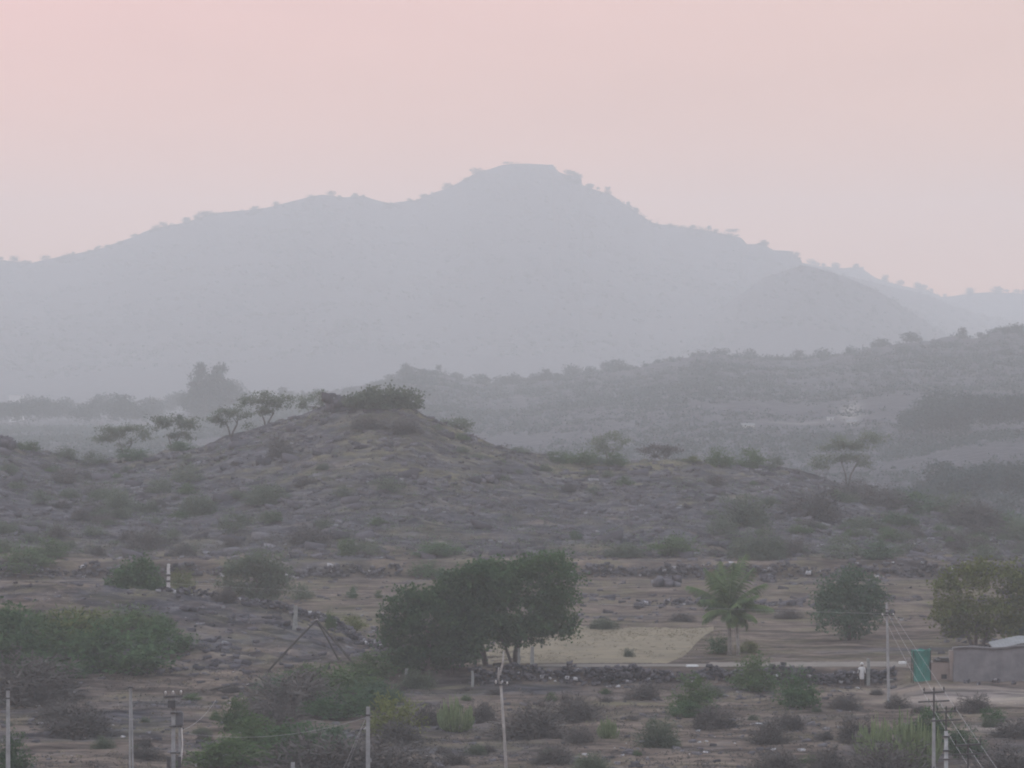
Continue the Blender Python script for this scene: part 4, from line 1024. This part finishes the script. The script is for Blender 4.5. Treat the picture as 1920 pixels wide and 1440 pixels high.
# wired concrete pole
p = PF = pole_root('concrete_pole', 1667, 1130, 7.2, 'concrete pole with a short dark crossarm and wires left of the green shelter', base=1326)
HF = (1326 - 1130) * p.location.y / F
shaft(p, HF, .23, .15, lean=-.17); ca = part_box(p, 'crossarm', (-.10, -.12, HF - .92), (.95, .08, .09), STEEL, .1)
part_box(p, 'clamp', (-.15, 0, HF - .5), (.22, .2, .05), STEEL); part_box(p, 'clamp', (-.14, 0, HF - .75), (.24, .22, .14), STEEL)
insulator(ca, (-.5, -.15, HF - .98)); insulator(ca, (.3, -.05, HF - .98)); insulator(p, (-.16, 0, HF - .62))
part_box(p, 'step_bracket', (-.05, 0, 2.0), (.7, .08, .08), POST)
# two high-tension poles with steel tops
def steel_top(px, top, H, label, w1, w2, drop, base_gap, seed, conc=True, rz=.45):
    p = pole_root('crossarm_pole', px, top, H, label)
    if conc == 2:
        for s_ in (-1, 1):
            mb = MB(); mb.tube([(.09 * s_, 0, -.3), (.07 * s_, 0, H - 4.0), (.03 * s_, 0, H - base_gap)], [.035, .035, .045], 4); mb.build('upright', CONC, p)
        mb = MB(); mb.tube([(0, 0, H - 3.6), (0, 0, H - base_gap + .02)], [.085, .075], 6); mb.build('pole_head', CONC, p)
    elif conc: 
        mb = MB(); mb.tube([(0, 0, -.4), (0, 0, H - base_gap)], [.12, .09], 8); mb.build('shaft', CONC, p, True)
        for z in (.25, .9, 1.3): 
            part_box(p, 'clamp', (0, 0, H - base_gap - z), (.3, .3, .06), STEEL)
    else:
        mb = MB(); mb.tube([(0, 0, -.4), (0, 0, H - base_gap)], [.10, .05], 6); mb.build('shaft', STEEL, p)
    mb = MB(); mb.tube([(0, 0, H - base_gap - .3), (0, 0, H)], .045, 5); mb.build('steel_head', STEEL, p)
    ca = part_box(p, 'crossarm', (0, -.06, H - .05), (w1, .07, .08), STEEL, rz); part_box(p, 'crossarm', (0, -.06, H - drop), (w2, .07, .07), STEEL, rz)
    for t in (-.48, 0, .48): insulator(ca, (t * w1 * math.cos(rz), t * w1 * math.sin(rz) - .06, H), .05, .22, STEEL)
    return p
PG = steel_top(1751, 1296, 9.0, 'tallest crossarm pole, two dark steel arms above a split concrete shaft at bottom right', 1.15, 1.7, .48, 1.3, 1, 2)
PH = steel_top(1774, 1332, 8.6, 'round concrete pole with two dark steel arms just right of the tallest crossarm pole', 1.0, 1.6, .45, .95, 2, True)
PI = steel_top(1815, 1394, 8.2, 'faint dark steel pole with two arms at the bottom right under the wires', 1.3, 1.6, .45, 1.5, 3, False)

def wire(pts, r=.022, label='', name='power_line', sag=.0, group=None):
    P = []
    for i in range(len(pts) - 1):
        a, b = Vector(pts[i]), Vector(pts[i + 1]); n = 24
        for k in range(n + (i == len(pts) - 2)):
            t = k / n; P.append(a.lerp(b, t) - Vector((0, 0, sag * 4 * t * (1 - t))))
    mb = MB(); mb.tube(P, r, 5)
    return tag(mb.build(name, ALU, None, True), label, 'wire', group)
fl = PF.location
wire([fl + Vector((-.5, -.15, HF - .8)), scr(-150, 1062, 400)], .008, 'long thin wire running left from the wired concrete pole, over the terraces', sag=.5)
wire([fl + Vector((-.5, -.15, HF - .8)), scr(1838, 1470, 160)], .008, 'leftmost of the three wires falling from the wired pole to the bottom right', sag=.4)
wire([fl + Vector((-.1, -.12, HF - .8)), scr(1866, 1475, 160)], .008, 'middle one of the three wires falling from the wired pole to the bottom right', sag=.3)
wire([fl + Vector((.3, -.05, HF - .8)), scr(1896, 1480, 160)], .008, 'rightmost of the three wires, passing over the green shelter', sag=.1)
wire([PT.location + Vector((.3, 0, 6.6)), PD.location + Vector((-.05, 0, 7.5))], .008, 'pale slack wire between the transformer pole and the stayed pole', sag=.55)
wire([PT.location + Vector((.42, -.1, 6.7)), scr(405, 1312, 262)], .008, 'short pale wire rising right from the transformer pole', sag=.3)

def post(px, base, h, w, label, mat=POST, lean=0, dmin=205, bands=False, d=None):
    g = ground(px, base, dmin) if d is None else at_d(px, d)
    s = g.y / F; hh = h * s; ww = w * s
    root = tag(empty('fence_post', g), label, 'post') if bands else None
    rs_ = random.Random(int(px)); mb = MB(); n = 6; vs = []; fs = []
    for i in range(n + 1):
        t = i / n; r = ww / 2 * (1 - .25 * t); ox = lean * s * t + rs_.uniform(-.02, .02)
        for x, y in ((-1, -.7), (1, -.7), (1, .7), (-1, .7)): vs.append((x * r * rs_.uniform(.9, 1.1) + ox, y * r, -.2 + (hh + .2) * t))
    for i in range(n):
        for k in range(4): fs.append((i * 4 + k, i * 4 + (k + 1) % 4, (i + 1) * 4 + (k + 1) % 4, (i + 1) * 4 + k))
    fs += [(3, 2, 1, 0), tuple(n * 4 + k for k in range(4))]
    mb.add(vs, fs)
    if bands:
        o = mb.build('post_shaft', mat, root)
        for z in (.42, .62): part_box(root, 'dark_band', (0, 0, hh * z), (ww * 1.06, ww * .9, hh * .07), STEEL)
    else:
        o = mb.build('fence_post', mat); o.location = g; tag(o, label, 'post')
WHITE = plain('whitewash', (.34, .34, .34), (.5, .5, .49), 4)
post(316, 1117, 56, 7, 'whitewashed post with dark bands on the knoll beside the yellow-green bush', WHITE, dmin=300, bands=True, d=333)
post(552, 1181, 44, 9, 'single pale standing stone post left of the wooden tripod', lean=3)
post(998, 1246, 38, 8, 'pale stone post at the left edge of the tan field, under the biggest tree', d=301.0)
post(973, 1246, 34, 6, 'thin stone post touching the right trunk of the biggest tree', d=301.2)
post(1628, 1285, 50, 7, 'stone post with a small knob beside the person in white')
post(757, 1288, 34, 7, 'leaning pale stone post under the lower leafy tree', lean=6)
post(886, 1288, 30, 6, 'short stone post below the left trunk of the biggest tree')
post(1685, 858, 22, 3, 'distant pale pole in the hazy valley right of the umbrella tree', d=700, mat=CONC)
post(1489, 868, 26, 3, 'distant pale pole in the haze left of the umbrella tree', d=700, mat=CONC)
# low crossbar between two posts under the tree
g = ground(790, 1284); mb = MB(); s = g.y / F
mb.tube([(-30 * s, 0, 22 * s), (0, .05, 24 * s), (30 * s, 0, 28 * s)], .05, 6); o = mb.build('rail', WOOD); o.location = g; tag(o, 'dark wooden rail hanging between the stone posts under the trees', 'rail')

# wooden tripod
g = ground(592, 1262); s = g.y / F
tr = tag(empty('wooden_tripod', g), 'tall tripod of thin dark poles standing on the slope of the knoll', 'tripod')
ap = Vector(((592 - 592) * s, 1.2, (1262 - 1166) * s))
for (bx, by_, yy, r) in ((500, 1262, 0, .10), (672, 1256, 0, .11), (634, 1242, 1.6, .075)):
    b = Vector(((bx - 592) * s, yy - .3, (1262 - by_) * s)); mid = ap.lerp(b, .5) + Vector((0, 0, .06))
    mb = MB(); mb.tube([b, mid, ap + (ap - b).normalized() * .35], [r, r * .9, r * .7], 6); mb.build('leg', WOOD, tr)
mb = MB(); mb.tube([ap + Vector((-.12, 0, 0)), ap + Vector((.12, 0, .06))], .08, 6); mb.build('rope_binding', GREYWOOD, tr)
g = ground(412, 1296); s = g.y / F; mb = MB(); mb.tube([(-18 * s, 0, .1), (0, 0, .25), (20 * s, 0, .42)], [.09, .08, .05], 7)
o = mb.build('fallen_log', WOOD); o.location = g; tag(o, 'thin dark log lying on bare soil right above the transformer pole', 'log')

# ------------------------------------------------------------------ yard at right
GREEN = plain('green_shade_net', (0.012, 0.095, 0.075), (0.03, 0.18, 0.145), 1.6, .8)
g = ground(1727, 1277); s = g.y / F; W, H = 33 * s, 58 * s
sh = tag(empty('net_shelter', g), 'upright green shade-net shelter in the yard beside the small pink wall', 'shelter')
mb = MB(); nx, nz = 12, 12
corners = [(-W / 2, -W / 2), (W / 2, -W / 2), (W / 2, W / 2), (-W / 2, W / 2)]
per_ = []
for a, b in zip(corners, corners[1:] + corners[:1]):
    for k in range(nx): t = k / nx; per_.append((a[0] + (b[0] - a[0]) * t, a[1] + (b[1] - a[1]) * t))
vs = []; fs = []; m_ = len(per_); q = random.Random(3)
for j in range(nz + 1):
    t = j / nz
    for i, (x, y) in enumerate(per_):
        k = 1 + .05 * math.sin(i * 1.7 + j * .5) + .07 * math.sin(i * .8 - j * .9) - .24 * math.sin(math.pi * t) * (1 if i % nx else .4) + (-.04 if t < .3 else 0)
        vs.append((x * k + (.12 * (1 - t) ** 2), y * k, H * t * (1 + .05 * x / W) + (.07 * math.sin(i * .9) if j == nz else 0)))
for j in range(nz):
    for i in range(m_): fs.append((j * m_ + i, j * m_ + (i + 1) % m_, (j + 1) * m_ + (i + 1) % m_, (j + 1) * m_ + i))
mb.add(vs, fs); mb.build('net_walls', GREEN, sh, True)
mb = MB()
for k, (x, y) in enumerate(corners): mb.tube([(x, y, -.2), (x * .98, y * .98, H * 1.01)], .035, 6)
mb.build('corner_poles', WOOD, sh)
mb = MB(); vs = []; fs = []
for i in range(6):
    for j in range(6):
        x = -W / 2 + W * i / 5; y = -W / 2 + W * j / 5
        vs.append((x * .97, y * .97, H - .03 - .14 * math.sin(math.pi * i / 5) * math.sin(math.pi * j / 5)))
for i in range(5):
    for j in range(5): fs.append((i * 6 + j, (i + 1) * 6 + j, (i + 1) * 6 + j + 1, i * 6 + j + 1))
mb.add(vs, fs); mb.build('net_top', GREEN, sh, True)
# small pink-plastered hut
PINK = plain('pink_plaster', (.15, .122, .108), (.22, .18, .16), 1.2, .9)
g = ground(1766, 1276); s = g.y / F
hut = tag(empty('small_hut', g), 'low pinkish hut with a small square hole between green shelter and grey wall', 'hut')
W = 40 * s; H = 34 * s
def wall_with_hole(root, name, W, H, T, hx, hz, hw, hh, mat):
    mb = MB()
    mb.box((-(W / 2 + hx - hw / 2) / 2 + (hx - hw / 2) - ((hx - hw / 2) - (-(W / 2 + hx - hw / 2) / 2 + (hx - hw / 2))) * 0, 0, 0), (0.001, 0.001, 0.001)) if False else None
    xl, xr = hx - hw / 2, hx + hw / 2
    mb.box(((-W / 2 + xl) / 2, 0, H / 2), (xl + W / 2, T, H)); mb.box(((W / 2 + xr) / 2, 0, H / 2), (W / 2 - xr, T, H))
    mb.box((hx, 0, (hz - hh / 2) / 2), (hw, T - .01, hz - hh / 2)); mb.box((hx, 0, (hz + hh / 2 + H) / 2), (hw, T - .01, H - hz - hh / 2))
    return mb.build(name, mat, root)
wall_with_hole(hut, 'front_wall', W, H, .2, 4 * s, 7 * s, 11 * s, 9 * s, PINK)
mb = MB(); mb.box((-W / 2 + .1, 1.0, H / 2), (.2, 1.7, H - .02)); mb.box((W / 2 - .1, 1.0, H / 2), (.2, 1.7, H - .02)); mb.box((0, 1.9, H / 2), (W, .2, H)); mb.build('side_walls', PINK, hut)
mb = MB(); mb.box((4 * s, .95, H + .12), (W * .72, 2.2, .1), 0); mb.box((8 * s, .9, H + .24), (W * .55, 1.6, .12), .05); mb.build('roof', WOOD, hut)
mb = MB(); mb.box((4 * s, .14, 7 * s), (11 * s, .05, 9 * s)); mb.build('hole_shade_panel', STEEL, hut)  # dark panel behind the wall hole, standing in for the shade inside
# long grey compound wall
GREYW = plain('grey_mud_plaster', (.085, .082, .088), (.165, .157, .158), .9, .95, .03)
g = ground(1852, 1276); s = g.y / F
cw = tag(empty('compound_wall', g), 'long rough grey wall across the yard at the right edge', 'wall')
L = 150 * s; H = 60 * s; vs = []; fs = []; nx = 60; q = random.Random(6)
x0 = (1786 - 1852) * s
for j, (dy) in enumerate((0, .35)):
    for k in range(7):
        for i in range(nx + 1):
            t = i / nx; hh = H * (1.0 + .03 * math.sin(t * 9) + .05 * t); z = -.3 + (hh + .3) * k / 6
            vs.append((x0 + L * t, dy + (.5 * (1 - k / 6) * -1 if j == 0 else 0) + q.uniform(-.03, .03), z + (q.uniform(-.04, .04) if k == 6 else 0)))
n1 = nx + 1
for j in range(2):
    for k in range(6):
        for i in range(nx):
            a = j * 7 * n1 + k * n1 + i; f = (a, a + 1, a + 1 + n1, a + n1); fs.append(f if j == 0 else f[::-1])
for i in range(nx): a = 6 * n1 + i; b = 7 * n1 + 6 * n1 + i; fs.append((a, a + 1, b + 1, b))
for i in (0, nx):
    for k in range(6): a = k * n1 + i; b = 7 * n1 + k * n1 + i; f = (a, a + n1, b + n1, b); fs.append(f)
mb = MB(); mb.add(vs, fs); mb.build('wall_face', GREYW, cw, True)
mb = MB()
for i in range(30):
    t = i / 30; mb.box((x0 + L * (t + .016), .1, H * (1.0 + .03 * math.sin(t * 9) + .05 * t) + .03), (L / 31, .5, .09 + q.uniform(0, .05)), q.uniform(-.05, .05))
mb.build('coping_stones', GREYW, cw)
part_box(cw, 'wall_pier', (x0 - .1, .1, H * .47), (.3, .6, H * .94), PINK)
# shed roof behind the wall
ROOF = plain('pale_roof_sheet', (.10, .105, .11), (.17, .175, .18), 1.5, .8)
g = at_d(1905, 308); s = 308 / F
sd_ = tag(empty('shed', g), 'open shed with a pale sloping sheet roof behind the grey wall at the right edge', 'shed')
zt = (HZ - 1195) / F * 308 - g.z - .5
mb = MB(); w = 90 * s; vs = []; fs = []
for i in range(31):
    x = -42 * s + w * i / 30; zz = zt - .45 + .5 * min(1, i / 18) + (.03 if i % 2 else 0)
    vs += [(x, 0, zz), (x, 3.2, zz + .35), (x, 0, zz - .05), (x, 3.2, zz + .30)]
for i in range(30):
    a = i * 4; fs += [(a, a + 4, a + 5, a + 1), (a + 2, a + 3, a + 7, a + 6), (a, a + 2, a + 6, a + 4), (a + 1, a + 5, a + 7, a + 3)]
fs += [(0, 1, 3, 2), (120, 122, 123, 121)]
mb.add(vs, fs); mb.build('roof_sheet', ROOF, sd_)
for x, y in ((-30 * s, .2), (44 * s, .2), (-30 * s, 3.0), (44 * s, 3.0)):
    mb = MB(); mb.tube([(x, y, -.2), (x, y, zt - .45 + (.1 if x < 0 else .35))], .07, 6); mb.build('roof_post', WOOD, sd_)
mb = MB(); mb.box((8 * s, 3.05, zt / 2 - .1), (70 * s, .1, zt - .3)); mb.build('back_wall', WOOD, sd_)
for i, (px, py, w) in enumerate([(1812, 1281, 7), (1835, 1284, 5), (1868, 1280, 8), (1900, 1283, 6)]):
    boulder(px, py, w * 1.6, w, 'small stone at the foot of the grey wall, %s from its left end' % ['first', 'second', 'third', 'fourth'][i], 260, 60 + i, STONE)
# white scraps and a slab on the wall
for px, py, w, h, lab, d in ((1298, 1252, 22, 3, 'flat pale stone slab lying on top of the terrace wall right of the field', 300.2), (1692, 1246, 12, 4, 'small white slab on the bank edge right of the wired pole', None)):
    g = ground(px, py) if d is None else at_d(px, d); s = g.y / F
    mb = MB(); mb.box((0, 0, h * s / 2 + .05), (w * s, .8, h * s), .1, .92); o = mb.build('stone_slab', WHITE); o.location = g; tag(o, lab, 'slab')

# distant small buildings
def far_house(px, py, w, h, label, dmin=900, d=None):
    g = ground(px, py, dmin) if d is None else at_d(px, d); s = g.y / F
    r = tag(empty('distant_house', g), label, 'house')
    mb = MB(); mb.box((0, w * s * .3, h * s / 2 - .5), (w * s, w * s * .6, h * s + 1)); mb.build('wall', WHITE, r)
    mb = MB(); W2 = w * s / 2 + .3; D = w * s * .6; z = h * s
    mb.add([(-W2, -.3, z), (W2, -.3, z), (W2, D + .3, z), (-W2, D + .3, z), (-W2, D / 2, z + D * .25), (W2, D / 2, z + D * .25)], [(0, 1, 5, 4), (2, 3, 4, 5), (0, 4, 3), (1, 2, 5), (3, 2, 1, 0)]); mb.build('roof', ROOF, r)
    part_box(r, 'door', (w * s * .1, -.03, h * s * .35), (w * s * .16, .08, h * s * .7), WOOD)
far_house(1403, 803, 22, 6, 'low white house in the haze left of the quarry scar')
far_house(1557, 788, 12, 5, 'small white house just left of the quarry scar')
far_house(1597, 796, 16, 6, 'small white house at the foot of the quarry scar')
far_house(30, 790, 26, 50, 'pale building just showing above the hazy trees at the left edge', d=1950)

# ------------------------------------------------------------------ person in white by the stone post
g = ground(1616, 1286); s = g.y / F
per = tag(empty('person', g), 'person in white clothes and white head cloth standing by the stone post', 'person')
SKIN = plain('skin', (.09, .055, .04), (.11, .07, .05), 8, .6); CLOTH = plain('white_cotton', (.40, .40, .40), (.52, .52, .51), 6, .9); HAIR = plain('hair', (.02, .02, .02), (.03, .03, .03), 9)
def skinned(name, joints, edges, mat, parent, root=0, sub=1):
    me = bpy.data.meshes.new(name); me.from_pydata([j[:3] for j in joints], edges, [])
    o = link(name, me, mat, parent)
    o.modifiers.new('skin', 'SKIN')
    for i, j in enumerate(joints):
        me.skin_vertices[0].data[i].radius = (j[3], j[3] if len(j) < 5 else j[4])
    me.skin_vertices[0].data[root].use_root = True
    sb = o.modifiers.new('sub', 'SUBSURF'); sb.levels = sub; sb.render_levels = sub
    return o
J = [(0, 0, .95, .13, .10), (0, 0, 1.15, .12, .09), (0, 0, 1.38, .15, .10), (0, 0, 1.46, .06, .06), (.0, -.01, 1.53, .055, .055), (.01, -.02, 1.62, .085, .10), (.01, -.02, 1.71, .06, .07),
     (-.18, 0, 1.40, .055, .055), (-.30, .02, 1.16, .042, .042), (-.31, -.10, .93, .032, .032), (-.31, -.14, .85, .035, .02),
     (.18, 0, 1.40, .055, .055), (.24, .02, 1.14, .042, .042), (.25, -.06, .90, .032, .032), (.25, -.08, .82, .035, .02),
     (-.09, 0, .88, .085, .085), (-.09, -.01, .50, .06, .06), (-.09, .02, .10, .04, .04), (-.09, -.13, .04, .04, .03),
     (.09, 0, .88, .085, .085), (.10, -.01, .50, .06, .06), (.10, .03, .10, .04, .04), (.11, -.12, .04, .04, .03)]
E = [(0, 1), (1, 2), (2, 3), (3, 4), (4, 5), (5, 6), (2, 7), (7, 8), (8, 9), (9, 10), (2, 11), (11, 12), (12, 13), (13, 14), (0, 15), (15, 16), (16, 17), (17, 18), (0, 19), (19, 20), (20, 21), (21, 22)]
for sx, hx, hy, hz in ((-1, -.31, -.14, .85), (1, .25, -.08, .82)):
    for k in range(5):
        n0 = len(J); hand = 10 if sx < 0 else 14
        dx = (-.03 + .018 * k); ln = (.055, .08, .09, .08, .06)[k]
        if k == 4: dx = .045
        J += [(hx + dx, hy - .012, hz - .035, .010, .010), (hx + dx * 1.15, hy - .03, hz - .035 - ln * .8, .008, .008)]
        E += [(hand, n0), (n0, n0 + 1)]
skinned('body', J, E, SKIN, per)
def loft(name, rings, mat, parent, n=16):
    mb = MB(); vs = []; fs = []
    for (cx, cy, z, rx, ry) in rings:
        for k in range(n):
            a = 2 * math.pi * k / n; f = 1 + .05 * math.sin(5 * a + z * 7); vs.append((cx + rx * f * math.cos(a), cy + ry * f * math.sin(a), z))
    for j in range(len(rings) - 1):
        for k in range(n): fs.append((j * n + k, j * n + (k + 1) % n, (j + 1) * n + (k + 1) % n, (j + 1) * n + k))
    mb.add(vs, fs); return mb.build(name, mat, parent, True)
loft('shirt', [(0, 0, .78, .19, .15), (0, 0, .95, .175, .14), (0, 0, 1.15, .155, .125), (0, 0, 1.36, .21, .14), (0, 0, 1.44, .14, .10), (0, 0, 1.48, .075, .075)], CLOTH, per)
for sx in (-1, 1):
    mb = MB(); mb.tube([(.15 * sx, 0, 1.42), ((.21 if sx > 0 else -.23), .01, 1.30), ((.245 if sx > 0 else -.30), .02, 1.15), ((.245 if sx > 0 else -.31), -.06, 1.0)], [.07, .07, .062, .06], 10); mb.build('sleeve', CLOTH, per, True)
loft('waist_cloth', [(0, 0, .52, .15, .13), (0, 0, .66, .18, .15), (0, 0, .84, .19, .15), (0, 0, .93, .17, .13)], CLOTH, per)
loft('head_cloth', [(.01, -.01, 1.655, .11, .125), (.01, -.01, 1.70, .125, .14), (.01, -.01, 1.76, .115, .125), (.01, -.01, 1.80, .07, .08), (.01, -.01, 1.815, .01, .01)], CLOTH, per)
mb = MB(); mb.tube([(.01, -.115, 1.64), (.01, -.14, 1.60), (.01, -.12, 1.585)], [.008, .018, .012], 6); mb.build('nose', SKIN, per, True)
mb = MB(); mb.box((.01, -.118, 1.555), (.045, .01, .01)); mb.box((-.025, -.112, 1.635), (.025, .012, .012)); mb.box((.045, -.112, 1.635), (.025, .012, .012)); mb.build('face_features', HAIR, per)
for sx in (-1, 1):
    mb = MB(); mb.tube([(.01 + .092 * sx, -.01, 1.585), (.01 + .1 * sx, 0, 1.62), (.01 + .095 * sx, 0, 1.65)], [.012, .02, .012], 6); mb.build('ear', SKIN, per, True)

# ------------------------------------------------------------------ haze: one closed box of even, pale air
zlo = float(ZZ.min()) - 1.0; ztop = max(float(ZZ.max()) + 14, 222)
mb = MB(); mb.box((0, 2465, (zlo + ztop) / 2), (7600, 4990, ztop - zlo))
hm, hn, hl = M_new('haze')
pv = hn.new('ShaderNodeVolumePrincipled'); pv.inputs['Color'].default_value = (0.915, 0.935, 0.93, 1)
pv.inputs['Density'].default_value = HAZE; pv.inputs['Anisotropy'].default_value = 0.0
ho = hn.new('ShaderNodeOutputMaterial'); hl.new(pv.outputs[0], ho.inputs['Volume'])
hz = mb.build('haze', hm); tag(hz, 'pale dusk haze filling the air', 'haze', kind='stuff')
print('terrain x', V[:, 0].min(), V[:, 0].max(), 'z', zlo, ztop)

for o in bpy.data.objects:
    if 'label' in o and len(o['label'].replace('-', ' ').split()) > 16: print('LONG', o['label'])
